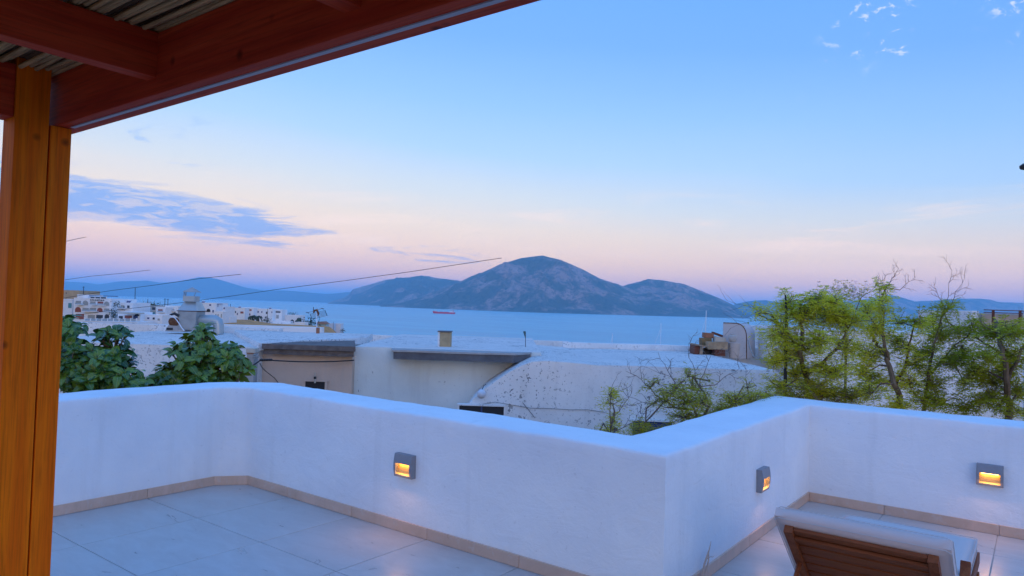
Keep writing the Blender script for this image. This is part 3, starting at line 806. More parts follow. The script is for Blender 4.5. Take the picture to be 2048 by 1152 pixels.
cable('thin_cable', 'thin black wire drooping from the pillar onto the beige wall', [T(520, 727, 11.4), T(524, 735, 11.6), T(531, 742, 11.8), T(540, 749, 12.0), T(549, 756, 12.2), T(560, 770, 12.22)], .006)

# --- middle house with the dark eave
hC = thing('pale_blue_house', 'pale blue-white walled house with a dark concrete eave in the middle', 'house', AD(-1, 15, GZ))
zc_ = Z_of(900, 699, 12.4)
bm = new(); adbox(bm, A_of(709, 12.4), A_of(1085, 12.4), 12.42, 18, GZ, zc_); rounded(bm, .03); subdiv(bm, 5); wavy(bm, .012, 1.5); coat(ob('wall', bm, WASH_BLUE, hC, smooth=True))
bm = new(); adbox(bm, A_of(726, 18), A_of(1140, 18), 18.02, 18.25, -1, Z_of(900, 675, 18)); rounded(bm, .02); subdiv(bm, 5); wavy(bm, .02, 1.5); ob('rear_parapet', bm, WASH_ROOF, hC, smooth=True)
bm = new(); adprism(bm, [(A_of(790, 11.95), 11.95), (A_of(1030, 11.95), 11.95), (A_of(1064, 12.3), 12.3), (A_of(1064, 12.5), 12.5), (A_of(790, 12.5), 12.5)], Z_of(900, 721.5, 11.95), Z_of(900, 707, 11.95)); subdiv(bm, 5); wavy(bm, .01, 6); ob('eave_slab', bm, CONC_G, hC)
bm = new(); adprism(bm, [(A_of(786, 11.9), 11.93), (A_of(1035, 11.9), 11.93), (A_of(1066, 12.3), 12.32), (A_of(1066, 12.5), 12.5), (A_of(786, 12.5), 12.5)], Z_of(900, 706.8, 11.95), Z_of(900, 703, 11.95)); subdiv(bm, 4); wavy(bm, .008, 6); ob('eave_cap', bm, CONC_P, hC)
ch = thing('chimney_stub', 'short tan chimney with a pale side on the middle roof', 'chimney', AD(A_of(892, 13.2), 13.3, zc_))
bm = new(); adbox(bm, A_of(881.5, 13.2), A_of(903, 13.2), 13.2, 13.5, zc_ - .05, Z_of(892, 664.5, 13.2)); ob('shaft', bm, mat('tan_render', (.52, .37, .20), .9, .3, 9), ch, bevel=.008)
bm = new(); adbox(bm, A_of(877.5, 13.2), A_of(881.4, 13.2), 13.21, 13.49, zc_ - .05, Z_of(892, 664, 13.2)); ob('pale_side', bm, WASH_WALL, ch)
bm = new(); adbox(bm, A_of(876.5, 13.2), A_of(904, 13.2), 13.17, 13.52, Z_of(892, 664.3, 13.2), Z_of(892, 662.4, 13.2)); ob('cap', bm, CONC_G, ch, bevel=.004)
wv = thing('wind_flag', 'tiny dark triangular flag on a rod above the middle roof', 'flag', AD(A_of(1050.5, 14), 14, zc_))
bm = new(); tube(bm, [T(1051, 700, 14), T(1051, 664, 14)], .006, 6); ob('rod', bm, CABLE, wv)
bm = new(); prism(bm, [T(1046, 663, 14), T(1051.3, 662, 14), T(1050.5, 677, 14)], fw * .01); ob('blade', bm, mat('dark_green_flag', (.05, .10, .10), .7), wv)

# --- big white house with the sloping shoulder
hD = thing('sloped_shoulder_house', 'big lichen-flecked white house with a sloping shoulder beyond the corner', 'house', AD(1.3, 13.5, GZ))
zd = Z_of(1200, 735, 11.2)
out = [(880, 1010), (900, 905), (922, 832), (944, 799), (968, 778), (992, 762), (1018, 746), (1042, 733), (1066, 724), (1090, 722)]
P = [T(px, py, 11.2) for px, py in out]
a_end = A_of(1560, 11.2); topz = P[-1].z
P += [AD(A_of(1150, 11.2), 11.2, zd + .05), AD(A_of(1250, 11.2), 11.2, zd), AD(a_end, 11.2, zd), AD(a_end, 11.2, P[0].z)]
bm = new(); prism(bm, P, fw * 4.7); rounded(bm, .045)
bmesh.ops.subdivide_edges(bm, edges=[e for e in bm.edges if e.calc_length() > .8], cuts=8, use_grid_fill=True); wavy(bm, .018, 1.3)
coat(ob('wall', bm, WASH_WALL, hD, smooth=True))
bm = new(); adbox(bm, A_of(1180, 11.2), a_end - .02, 11.26, 15.88, zd - .06, zd + .035)
bmesh.ops.subdivide_edges(bm, edges=[e for e in bm.edges if e.calc_length() > .8], cuts=14, use_grid_fill=True); wavy(bm, .012, 1.6); ob('roof', bm, ROOF_COAT, hD, smooth=True)
bm = new(); adbox(bm, A_of(1060, 11.2) - .3, a_end, 11.4, 15.8, GZ, P[0].z + .3); ob('lower_wall', bm, WASH_WALL, hD)
bm = new(); adbox(bm, A_of(1128, 15.9), A_of(1560, 15.9), 15.91, 16.15, -1, Z_of(1260, 688.5, 15.9)); rounded(bm, .03); subdiv(bm, 5); wavy(bm, .015, 1.4); ob('rear_parapet', bm, WASH_ROOF, hD, smooth=True)
def wall_window(px0, px1, pyt, m, h=1.1):
    a0, a1 = A_of(px0, 11.15), A_of(px1, 11.15); zt = Z_of((px0 + px1) / 2, pyt, 11.15)
    bm = new(); adbox(bm, a0, a1, 11.155, 11.25, zt - h, zt); w = ob('window', bm, m, hD)
    bm = new(); adbox(bm, a0 - .03, a1 + .03, 11.12, 11.24, zt, zt + .022); ob('lintel', bm, WASH_WALL, w)
    bm = new(); adbox(bm, a0 - .028, a0, 11.13, 11.24, zt - h, zt); ob('jamb', bm, WASH_WALL, w)
    bm = new(); adbox(bm, a1, a1 + .028, 11.13, 11.24, zt - h, zt); ob('jamb', bm, WASH_WALL, w)
    bm = new(); adbox(bm, (a0 + a1) / 2 - .012, (a0 + a1) / 2 + .012, 11.148, 11.156, zt - h, zt - .003); ob('mullion', bm, BLUEP, w)
wall_window(925, 1014, 812, BLACK); wall_window(1271, 1350, 843, BLUEP)
gl = thing('globe_lamp', 'unlit white globe lamp on the shoulder of the white house', 'lamp', T(963, 797, 11.08))
bm = new(); bmesh.ops.create_icosphere(bm, subdivisions=3, radius=.072, matrix=Matrix.Translation(T(963, 788, 11.06))); ob('globe', bm, mat('opal_globe', (.66, .67, .70), .35), gl, smooth=True)
bm = new(); lathe(bm, T(963, 788, 11.16), [(.03, 0), (.03, -.03), (.045, -.035)], 12, fw); ob('bracket', bm, CONC_P, gl)
bm = new(); tube(bm, [T(964, 780, 11.1), T(967, 772, 11.17), T(972, 768, 11.18)], .006, 5); ob('wire', bm, CABLE, gl)
# hairline cracks are thin raised-edge seams in the render
for i, (pts, lab) in enumerate((([(960, 810), (990, 805), (1020, 809), (1060, 816), (1100, 817), (1140, 820), (1175, 819), (1210, 824)], 0), ([(1045, 806), (1058, 820), (1070, 836)], 1), ([(1090, 668 + 40), (1110, 701), (1140, 697)], 2))):
    if i == 2: continue
    bm = new(); tube(bm, [T(x, y + random.uniform(-1.2, 1.2), 11.185) for x, y in pts], .0045, 4); ob('crack', bm, CONC_G, hD)

# roof clutter on the white house
RZ = zd
def at_roof(px, d): return AD(A_of(px, d), d, RZ)
hood = thing('flue_hood', 'rounded white sheet-metal flue hood with rust-streaked edge on the roof', 'flue hood', at_roof(1488, 15.5))
zt = Z_of(1460, 646, 15.3); a0, a1, a2 = A_of(1447, 15.3), A_of(1473, 15.3), A_of(1494, 15.3)
def hood_pts(d):
    pts = [AD(a0, d, RZ - .05), AD(a0, d, zt)]
    for k in range(9):
        t = k / 8 * PI / 2; pts.append(AD(a1 + (a2 - a1) * math.sin(t), d, zt - (1 - math.cos(t)) * .28))
    pts.append(AD(a2 + .015, d, RZ - .05)); return pts
bm = new(); prism(bm, hood_pts(15.3), fw * .5 + rt * .36); ob('shell', bm, whitewash('painted_sheet', (.60, .56, .55), .66), hood, smooth=True)
bm = new(); tube(bm, [p - fw * .004 for p in hood_pts(15.3)[1:]], .009, 6); ob('rusty_edge', bm, RUST, hood, smooth=True)
bm = new(); tube(bm, [AD(a2 + .03, 15.27, zt - .35), AD(a2 + .045, 15.2, RZ + .2), AD(a2 + .06, 15.0, RZ + .02), AD(a2 + .09, 11.7, RZ + .01), AD(a2 - .25, 11.12, RZ - .03), AD(a2 - .23, 11.12, RZ - .8)], .014, 6); ob('drain_hose', bm, STEEL2, hood, smooth=True)
bm = new(); adbox(bm, A_of(1530, 15.3), A_of(1590, 15.3), 15.1, 15.7, RZ - .05, Z_of(1540, 651, 15.3)); ob('rear_casing', bm, WASH_WALL, hood, bevel=.03)

cr_ = thing('broken_cupboard', 'broken red-brown cupboard lying open on the white roof', 'cupboard', at_roof(1420, 15.0))
def pbox(bm, px0, px1, py0, py1, d0, d1, rot=0):
    d0 += 1.45; d1 += 1.45; c = T((px0 + px1) / 2, (py0 + py1) / 2, d0); a0, a1 = A_of(px0, d0), A_of(px1, d0)
    z1, z0 = Z_of((px0 + px1) / 2, py0, d0), Z_of((px0 + px1) / 2, py1, d0)
    M = Matrix.Translation(c) @ ADM @ Matrix.Rotation(rot, 4, 'Y')
    box(bm, (-(a1 - a0) / 2, 0, -(z1 - z0) / 2), ((a1 - a0) / 2, d1 - d0, (z1 - z0) / 2), M)
bm = new(); pbox(bm, 1389, 1400, 690, 712, 13.5, 13.9); ob('side_panel', bm, WOODR, cr_)
bm = new(); pbox(bm, 1400.3, 1406, 692, 711.5, 13.45, 13.5, .1); ob('door_stile', bm, WOODT, cr_)
bm = new(); pbox(bm, 1430, 1450.5, 700, 712, 13.47, 13.9); ob('side_panel', bm, WOODR, cr_)
bm = new(); pbox(bm, 1406.3, 1429.7, 696, 712, 13.7, 13.74); ob('opening_shade', bm, BLACK, cr_)  # black sheet, shade inside the open cupboard put in as colour
bm = new(); pbox(bm, 1390, 1438, 692, 695, 13.44, 13.85, .16); ob('top_board', bm, WOODT, cr_)
def clutter(name, label, cat, build):
    bm = new(); m = build(bm); return tag(ob(name, bm, m, bevel=.006), label, cat)
def b1(bm): pbox(bm, 1416, 1456, 684, 699, 13.42, 13.62, -.02); return mat('stained_slab', (.50, .34, .20), .9, .45, 9)
clutter('stone_slab', 'tan stained slab leaning over the broken cupboard', 'slab', b1)
def b2(bm): pbox(bm, 1409, 1428, 666, 676, 13.75, 13.95, .05); return TERRA
clutter('clay_block', 'orange clay block on top of the rubbish heap', 'block', b2)
def b3(bm): pbox(bm, 1426, 1447, 667, 671, 13.85, 14.0, .32); return WOODR
clutter('red_plank', 'tilted red-brown plank behind the clay jar', 'plank', b3)
def b4(bm): pbox(bm, 1430, 1452, 674, 685, 13.62, 13.8, .12); return CREAM
clutter('cream_carton', 'crumpled cream carton in the middle of the heap', 'carton', b4)
def b5(bm): pbox(bm, 1403, 1424, 676, 691, 13.7, 13.9, -.05); return mat('yellow_brown_crate', (.30, .20, .09), .9, .4, 12)
clutter('slatted_crate', 'small brown crate at the left of the heap', 'crate', b5)
def b6(bm): pbox(bm, 1447, 1458, 668, 684, 13.9, 14.0, .5); return TERRA
clutter('roof_tile', 'broken terracotta roof tile leaning by the white jar', 'tile', b6)
jar = T(1465, 684, 15.0); bm = new(); lathe(bm, jar, [(.05, 0), (.075, .02), (.088, .07), (.085, .12), (.06, .15), (.045, .155), (.05, .17), (.03, .175)], 18)
tag(ob('clay_jar', bm, mat('bone_jar', (.55, .48, .42), .7, .25, 12), smooth=True), 'round bone-white jar standing on the pale tub', 'jar')
bm = new(); c = T(1468, 713, 15.0); h_ = (T(1468, 686, 15.0) - c).z; lathe(bm, c, [(.09, -.03), (.10, .0), (.122, h_ * .6), (.125, h_ * .95), (.128, h_), (.11, h_ + .004)], 18)
tag(ob('pale_tub', bm, mat('pale_plastic', (.60, .50, .43), .6, .15, 8), smooth=True), 'pale upturned plastic tub beside the flue hood', 'tub')
def rod(label, base, top, r, guys=()):
    t = thing('roof_rod', label, 'rod', base); bm = new(); tube(bm, [base, top], r, 6); ob('rod', bm, ROD if 'white' in label else STEEL2, t)
    for q in guys: bm = new(); tube(bm, [base.lerp(top, .8), q], .004, 4); ob('guy_wire', bm, ROD if 'white' in label else CABLE, t)
rod('tall thin white rod with guy wire beside the rubbish heap', T(1410, 702, 15.5), T(1412.5, 621, 15.5), .009, [T(1392, 700, 15.5)])
rod('thin dark rod with slanting guy wire on the white roof', T(1321, 694, 15.6), T(1322, 646, 15.6), .006, [T(1308, 693, 15.6)])
rod('short dark rod on the parapet at the left end of the white roof', T(1224, 691, 15.9), T(1225, 667, 15.9), .006, [T(1220, 691, 15.9)])

# --- right-hand house behind the trees
hE = thing('tree_screened_house', 'plain white house half hidden behind the feathery trees at right', 'house', AD(7, 16, GZ))
bm = new(); adbox(bm, A_of(1590, 14.5), A_of(2160, 14.5), 14.5, 19, GZ, Z_of(1850, 667, 14.5)); rounded(bm, .06); subdiv(bm, 5); wavy(bm, .015, 1.3); coat(ob('wall', bm, WASH_ROOF, hE, smooth=True))
hF = thing('rooftop_room', 'beige rooftop room with a dark timber frame at the right edge', 'rooftop room', AD(A_of(2010, 22), 23, 0))
bm = new(); adbox(bm, A_of(1964, 22), A_of(2140, 22), 22, 25, -1, Z_of(2000, 627, 22)); ob('wall', bm, mat('beige_room', (.60, .47, .38), .9, .15, 2), hF, bevel=.03)
bm = new(); adbox(bm, A_of(1948, 21.8), A_of(1963, 21.8), 21.9, 24.8, -1, Z_of(1956, 621.5, 21.8)); ob('side_wall', bm, WASH_WALL, hF, bevel=.02)
for x in (1987, 2041):
    bm = new(); adbox(bm, A_of(x, 21.7), A_of(x + 2.5, 21.7), 21.7, 21.78, Z_of(x, 648, 21.7), Z_of(x, 620.5, 21.7)); ob('frame_post', bm, WOODR, hF)
for yv in (620.5, 625.5):
    bm = new(); adbox(bm, A_of(1968, 21.68), A_of(2120, 21.68), 21.60, 21.699, Z_of(2020, yv + 1.6, 21.7), Z_of(2020, yv, 21.7)); ob('frame_beam', bm, WOODR, hF)

# --- kitchen exhaust on the left roof
DX = 15.6
def X(px, py, dd=0): return T(px, py, DX + dd)
ex = thing('kitchen_exhaust', 'galvanised kitchen exhaust with conical cowl and bent duct on the left roof', 'exhaust', AD(A_of(375, DX), DX, .82))
def frust(bm, px0a, px1a, pya, px0b, px1b, pyb, dp0, dp1):
    z0, z1 = Z_of(372, pya, DX), Z_of(372, pyb, DX)
    lo = [(A_of(px0a, DX), DX), (A_of(px1a, DX), DX), (A_of(px1a, DX), DX + dp0), (A_of(px0a, DX), DX + dp0)]
    off = (dp0 - dp1) / 2
    hi = [(A_of(px0b, DX), DX + off), (A_of(px1b, DX), DX + off), (A_of(px1b, DX), DX + off + dp1), (A_of(px0b, DX), DX + off + dp1)]
    a = [bm.verts.new(AD(x, y, z0)) for x, y in lo]; b = [bm.verts.new(AD(x, y, z1)) for x, y in hi]
    bm.faces.new(a[::-1]); bm.faces.new(b)
    for i in range(4): bm.faces.new((a[i], a[(i + 1) % 4], b[(i + 1) % 4], b[i]))
bm = new(); frust(bm, 357, 391, 660, 356, 394, 623, .42, .46); ob('fan_box', bm, STEEL2, ex, bevel=.012)
bm = new(); c = X(376, 643, -.012); lathe(bm, c, [(.17, 0), (.17, .46)], 24, fw); ob('scroll', bm, STEEL2, ex, smooth=True)
bm = new(); frust(bm, 354, 395, 623, 353, 395.5, 621.5, .48, .49); ob('flange', bm, RUST, ex)
bm = new(); frust(bm, 355, 394, 621.3, 364, 388, 603, .46, .28); ob('hopper', bm, STEEL, ex)
bm = new(); frust(bm, 364.5, 388, 602.8, 365, 388, 592, .27, .27); ob('stack', bm, STEEL, ex)
for px0, px1, tp in ((367.5, 368.5, 581), (371, 372, 581), (390, 392, 583.5)):
    bm = new(); tube(bm, [X(px0 if px0 < 380 else 388, 593, .13), X(px1 + (.6 if px0 < 380 else 0), tp, .13)], .010 if px0 < 380 else .006, 6); ob('cowl_strut', bm, STEEL2, ex)
cc = AD(A_of(377, DX), DX + .14, Z_of(377, 583, DX)); bm = new(); lathe(bm, cc, [(.005, .10), (.10, .045), (.19, -.002), (.195, -.012), (.10, .03), (.004, .085)], 14); ob('cowl', bm, CONC_P, ex)
bm = new(); mc = X(341, 643, .05); lathe(bm, mc, [(.06, -.02), (.085, .0), (.09, .08), (.09, .20), (.07, .22)], 16, rt); ob('motor', bm, RUST, ex, smooth=True)
bm = new(); tube(bm, [X(340, 630, -.02), X(349, 627, -.02), X(358, 632, -.02)], [.02, .03, .035], 7); ob('belt_guard', bm, BLACK, ex)
bm = new(); frust(bm, 331.5, 369, 664, 337, 369, 651, .4, .34); ob('plinth', bm, CONC_P, ex)
bm = new(); adbox(bm, A_of(334.5, DX), A_of(347, DX), DX - .006, DX + .01, Z_of(340, 660, DX), Z_of(340, 655.5, DX)); ob('plinth_gap_shade', bm, BLACK, ex)  # black patch on the plinth face painting the shade of a gap
bm = new(); tube(bm, [X(393, 640, .22), X(420, 640, .22), X(430, 640.5, .22), X(435.5, 644, .22), X(437, 651, .22), X(437, 668, .22)], .118, 16); ob('duct', bm, STEEL, ex, smooth=True)
bm = new(); tube(bm, [X(340, 631, -.05), X(350, 636, -.08), X(357, 645, -.1), X(363, 655, -.1), X(369, 662, -.1)], .011, 6); ob('hose', bm, ROD, ex, smooth=True)

# --- TV aerial
DA = 16.2
an = thing('tv_aerial', 'rusty-headed television aerial with grid reflector on a pale mast', 'aerial', T(634, 668, DA))
def Y_(px, py, dd=0): return T(px, py, DA + dd)
bm = new(); tube(bm, [Y_(634, 668), Y_(633, 625)], .011, 7); ob('mast', bm, ROD, an)
bm = new(); tube(bm, [Y_(615, 625.5, .1), Y_(646, 616.5, -.1)], .006, 5); ob('boom', bm, STEEL2, an)
for px, py in ((615, 625.3), (645, 617.2)):
    bm = new(); tube(bm, [Y_(px - 3, py - .8), Y_(px + 3, py + 1)], .008, 5); ob('dipole', bm, CABLE, an)
for k in range(6):
    bm = new(); t = k / 5; tube(bm, [Y_(620 + t * 4, 628.5 + t * 10), Y_(650 + t * 4, 621 + t * 10)], .0035, 4); ob('grid_rod', bm, CABLE, an)
for q in ((620, 628, 624.5, 639), (650, 620.5, 654.5, 631.5)):
    bm = new(); tube(bm, [Y_(q[0], q[1]), Y_(q[2], q[3])], .006, 4); ob('grid_frame', bm, CABLE, an)
bm = new(); tube(bm, [Y_(627, 626), Y_(629, 621), Y_(634, 620), Y_(637, 627), Y_(636, 632)], [.016, .026, .03, .024, .012], 7); ob('rusty_head', bm, RUST, an, smooth=True)
bm = new(); tube(bm, [Y_(627, 622), Y_(627, 614)], .008, 5); ob('tip', bm, CABLE, an)
bm = new(); tube(bm, [Y_(638, 632, -.02), Y_(639.5, 637, -.02), Y_(637.5, 642, -.02), Y_(634.5, 648, -.02)], .004, 4); ob('lead', bm, CABLE, an)
bm = new(); adbox(bm, A_of(634.8, DA), A_of(640, DA), DA - .05, DA + .05, Z_of(637, 668, DA), Z_of(637, 655, DA)); ob('clamp_block', bm, TERRA, an, bevel=.01)
#@@TOWN

# ================================================================== THE TOWN ON THE HEADLAND
TGROUP = 'buildings of the town on the headland'
def wbox(bm, px0, px1, py0, py1, d0, d1):
    c = (px0 + px1) / 2
    adbox(bm, A_of(px0, d0), A_of(px1, d0), d0, d1, Z_of(c, py1, d0), Z_of(c, py0, d0))
def arch(bm, px0, px1, py0, py1, d0, d1):
    r = (px1 - px0) / 2; cx_ = (px0 + px1) / 2; pts = [T(px0, py1, d0), T(px0, py0 + r, d0)]
    for k in range(1, 8): t = PI - PI * k / 8; pts.append(T(cx_ + r * math.cos(t), py0 + r - r * math.sin(t), d0))
    pts += [T(px1, py0 + r, d0), T(px1, py1, d0)]
    prism(bm, pts, fw * (d1 - d0))
WM = {'g': GLASSD, 'c': CURT, 'b': BLUEP, 't': TEALP, 'r': REDP, 'k': BLACK}
def house(name, label, px0, px1, py0, py1, d, depth, m, wins=(), para=True, drop=14, cat='building'):
    zb = Z_of((px0 + px1) / 2, py1, d)
    t = thing(name, label, cat, AD(A_of((px0 + px1) / 2, d), d + depth / 2, zb - drop), TGROUP)
    c = (px0 + px1) / 2
    bm = new(); adbox(bm, A_of(px0, d), A_of(px1, d), d, d + depth, zb - drop, Z_of(c, py0, d)); ob('wall', bm, m, t)
    if para:
        zt = Z_of(c, py0, d); bm = new(); e = .25
        adbox(bm, A_of(px0, d) - .05, A_of(px1, d) + .05, d - .08, d + .3, zt, zt + .35); adbox(bm, A_of(px0, d) - .05, A_of(px1, d) + .05, d + depth - .3, d + depth, zt, zt + .35)
        adbox(bm, A_of(px0, d) - .05, A_of(px0, d) + .25, d + .3, d + depth - .3, zt, zt + .35); adbox(bm, A_of(px1, d) - .25, A_of(px1, d) + .05, d + .3, d + depth - .3, zt, zt + .35)
        ob('parapet', bm, m, t)
    for w in wins:
        k = w[4]; bm = new()
        if len(w) > 5 and w[5] == 'arch': arch(bm, w[0], w[1], w[2], w[3], d - .12, d + .2)
        else: wbox(bm, w[0], w[1], w[2], w[3], d - .12, d + .2)
        o = ob('window', bm, WM[k], t)
        if len(w) > 5 and w[5] == 'sill': bm = new(); wbox(bm, w[0] - .6, w[1] + .6, w[3] + .05, w[3] + .8, d - .35, d); ob('sill', bm, WASH_TOWN, o)
        if len(w) > 5 and w[5] == 'balc':
            bm = new(); wbox(bm, w[0] - 1, w[1] + 1, w[3] - 2.6, w[3], d - 1.5, d - 1.35); ob('balcony_rail', bm, RAILM, o)
            bm = new(); wbox(bm, w[0] - 1.3, w[1] + 1.3, w[3] + .1, w[3] + 1.3, d - 1.55, d); ob('balcony_slab', bm, WASH_TOWN, o)
    return t
def extra(t, name, m, px0, px1, py0, py1, d0, d1): bm = new(); wbox(bm, px0, px1, py0, py1, d0, d1); return ob(name, bm, m, t)

house('ochre_house', 'ochre block behind the arched hotel at far left', 100, 156.5, 580, 607, 275, 14, OCHRE, [(130, 131.5, 585, 587, 'k'), (130, 131.5, 597, 599, 'k')], False)
house('annexe', 'low white annexe just left of the arched hotel', 108, 144, 600, 625, 246, 10, WASH_TOWN, [(136, 142.5, 606, 616, 't')])
# arched hotel
DH = 238
ht = house('arched_hotel', 'white three-storey hotel with arches and dark lettering on its parapet', 147, 222, 598.5, 641, DH, 16, WASH_TOWN, [
    (150.5, 161, 601.5, 608.5, 'c', 'balc'), (165, 176, 601, 610.5, 'c', 'arch'), (179.5, 190, 603, 609, 'c', 'balc'), (194.5, 205.5, 603.5, 609.5, 'r', 'balc'), (208, 218, 603, 611.5, 'c', 'arch'),
    (150, 161.5, 614, 624, 'r', 'arch'), (165, 177, 616, 622, 'c', 'balc'), (179, 191.5, 616, 622, 'c', 'balc'), (194, 205, 615.5, 624, 'r', 'arch'), (208, 218.5, 617, 623, 'c', 'balc'),
    (152, 168, 628, 638, 'r'), (176, 190, 630, 637, 'c'), (193, 206, 630, 637, 'g'), (209, 218, 628.5, 637, 'g', 'arch')])
extra(ht, 'side_wing', WASH_TOWN, 153, 175, 589, 598.3, DH + 5, DH + 14)
extra(ht, 'roof_canopy', mat('dark_awning', (.10, .11, .20), .8), 177, 212, 591, 592.3, DH + 1, DH + 8)
for x in (178, 188, 199, 211): extra(ht, 'canopy_post', WASH_TOWN, x, x + .8, 592.4, 598.2, DH + 1, DH + 1.3)
extra(ht, 'roof_bar', GLASSD, 180, 208, 594, 598, DH + 6, DH + 7)
LET = {'A': [((0, 0), (.5, 1)), ((.5, 1), (1, 0)), ((.2, .35), (.8, .35))], 'T': [((0, 1), (1, 1)), ((.5, 1), (.5, 0))], 'L': [((0, 0), (.5, 1)), ((.5, 1), (1, 0))],
       'N': [((0, 0), (0, 1)), ((0, 1), (1, 0)), ((1, 0), (1, 1))], 'I': [((.5, 0), (.5, 1))], 'D': [((0, 0), (.5, 1)), ((.5, 1), (1, 0)), ((0, 0), (1, 0))]}
for ch_, px in zip('ATLANTIDA', (181.6, 184.6, 187.6, 191.2, 195.2, 198.3, 200.5, 203.3, 207.0)):
    bm = new()
    for (x0, y0), (x1, y1) in LET[ch_]:
        tube(bm, [T(px - 1.1 + 2.2 * x0, 601.2 - 2.5 * y0 + (px - 181) * .02, DH - .25), T(px - 1.1 + 2.2 * x1, 601.2 - 2.5 * y1 + (px - 181) * .02, DH - .25)], .075, 4)
    ob('letter', bm, BLACK, ht)
# long terrace in front
tr = house('hotel_terrace', 'long white two-tier terrace with glass railings below the hotel', 165, 276, 643, 660, DH - 12, 12, WASH_TOWN,
      [(182 + k * 9.2, 187 + k * 9.2, 646.5, 651, 'c' if k % 3 else 'g') for k in range(10)], False)
for k in range(9): extra(tr, 'railing_panel', RAILM, 171 + k * 11.5, 181 + k * 11.5, 637.5, 642.2, DH - 11.8, DH - 11.6)
for k in range(10): extra(tr, 'pier', WASH_TOWN, 169 + k * 11.5, 170.6 + k * 11.5, 636.5, 643.5, DH - 12, DH - 11.4)
extra(tr, 'cornice', WASH_TOWN, 164, 277, 643, 644.4, DH - 12.4, DH - 11.9)
house('shuttered_block', 'white block with square windows right of the arched hotel', 233, 265, 607, 634, 244, 12, WASH_TOWN, [(238, 248, 610.5, 616, 'c', 'balc'), (254, 258.5, 611, 616, 'g', 'sill')])
aw = house('awning_restaurant', 'low restaurant under a cream awning beside the hotel', 236, 281, 624, 641, 236, 8, WASH_TOWN, [(238, 246, 632, 638, 'g'), (250, 264, 631, 637, 'r'), (267, 276, 631, 638, 'b'), (269, 278, 623.5 + 4, 630, 'k', 'arch')], False)
extra(aw, 'awning', CREAM, 235, 270, 625, 627.5, 230, 236)
house('teal_window_house', 'cream flat-roofed house with teal windows behind the awning', 277, 313, 613, 636, 262, 12, mat('cream_town', (.66, .58, .49), .9, .12, .5), [(289, 296, 616, 620.5, 't'), (304, 310, 614.5, 620, 'g', 'sill'), (284, 291, 623.5, 627, 'k', 'arch'), (304, 310, 624.5, 630.5, 't')])
house('red_window_house', 'white house with brick-red window frames left of the exhaust', 312, 331, 616, 642, 252, 10, WASH_TOWN, [(316, 325, 618.5, 624, 'r', 'balc'), (315, 327, 629.5, 634, 'r')])
house('end_house', 'small white house with a dark brown door touching the exhaust', 330, 356, 613.5, 642, 258, 10, WASH_TOWN, [(338, 347, 617, 621, 'k', 'balc'), (330.5, 334, 621.5, 634, 'r')])
house('low_white_house', 'low white house with railings below the red windows', 288, 325, 631.5, 646, 240, 8, WASH_TOWN, [(295, 299, 635, 638, 'b'), (306, 310, 635, 639, 'g'), (316, 320, 637, 641, 'c')])
b = house('stepped_house', 'stepped white house with arched loggia right of the exhaust', 391, 432, 607, 640, 330, 14, WASH_TOWN, [(398, 400.5, 607.8, 612, 'b'), (418, 421.5, 608.5, 611.5, 'b'), (404, 409.5, 617.5, 622, 'k', 'arch'), (413, 420.5, 617.5, 624, 'k', 'arch'), (425, 427.5, 620, 625, 'b')])
extra(b, 'roof_pergola', BLUEP, 428, 436, 607.5, 608.3, 331, 336)
for x in (429, 435): extra(b, 'pergola_post', BLUEP, x, x + .6, 608.4, 614, 331, 331.3)
extra(b, 'stair', TERRA, 394.5, 397, 612, 622, 329, 330)
house('blue_rail_house', 'small white house with blue pergola on the headland crest', 430, 450, 614.5, 642, 338, 12, WASH_TOWN, [(442, 445, 617.5, 620.5, 'b'), (448 - 1, 449.5, 615, 618, 'b')])
house('garden_wall_house', 'plain white house with three tall windows by the dry field', 428, 446, 624, 652, 322, 9, WASH_TOWN, [(437 - 1.5, 437.5, 628, 635, 'c'), (442, 444, 628, 635, 'c'), (431, 433, 628, 635, 'c')])
house('field_wall_house', 'squat cream store at the edge of the dry field', 446, 461, 634, 650, 330, 8, WASH_TOWN, [(448, 454, 638.5, 641.5, 'r')])
house('pergola_house', 'tan-topped house above the dry field, first of the seaward row', 466, 490, 616.5, 640, 470, 14, WASH_TOWN, [(474, 476, 626, 630, 'b'), (481, 487, 623, 627, 'r'), (470, 472, 622, 626, 'g')])
house('brown_pergola_house', 'white house with brown roof pergola in the seaward row', 484, 507, 616, 642, 478, 14, WASH_TOWN, [(490, 503, 618.5, 621.5, 'r'), (492, 495, 627, 631, 'b'), (499, 501, 627, 631, 'b')])
house('blue_shutter_house', 'tall white house with blue shutters in the seaward row', 504, 546, 618.5, 648, 486, 14, WASH_TOWN, [(507, 508.4, 622, 625, 'b'), (515, 517.5, 622, 625.5, 'b'), (523, 524.6, 622, 626, 'b'), (532, 535, 623.5, 628, 'g'), (515.5, 518, 633, 637, 'b'), (522.5, 524, 632, 636, 'b'), (543, 544.5, 623, 626, 'b'), (531, 533, 633, 637, 'g')])
house('loggia_house', 'white house with open roof loggia at the end of the seaward row', 546, 564, 620.5, 650, 492, 12, WASH_TOWN, [(551, 561, 622.5, 625.5, 'g'), (547, 549, 629, 634, 'b'), (553, 558, 630, 637, 'c')])
house('vaulted_house', 'low white house with two arched windows above the shore', 560, 601, 631, 648, 500, 12, WASH_TOWN, [(581, 588, 639, 645, 'g', 'arch'), (590, 597, 640, 646, 'g', 'arch'), (564, 568, 634, 637, 'g')])
house('stepped_terrace', 'stepped white terraces below the vaulted house', 534, 592, 648.5, 660, 478, 8, WASH_TOWN, [(552, 555, 645 + 5, 653, 'c'), (571, 574, 651, 654, 'c')])
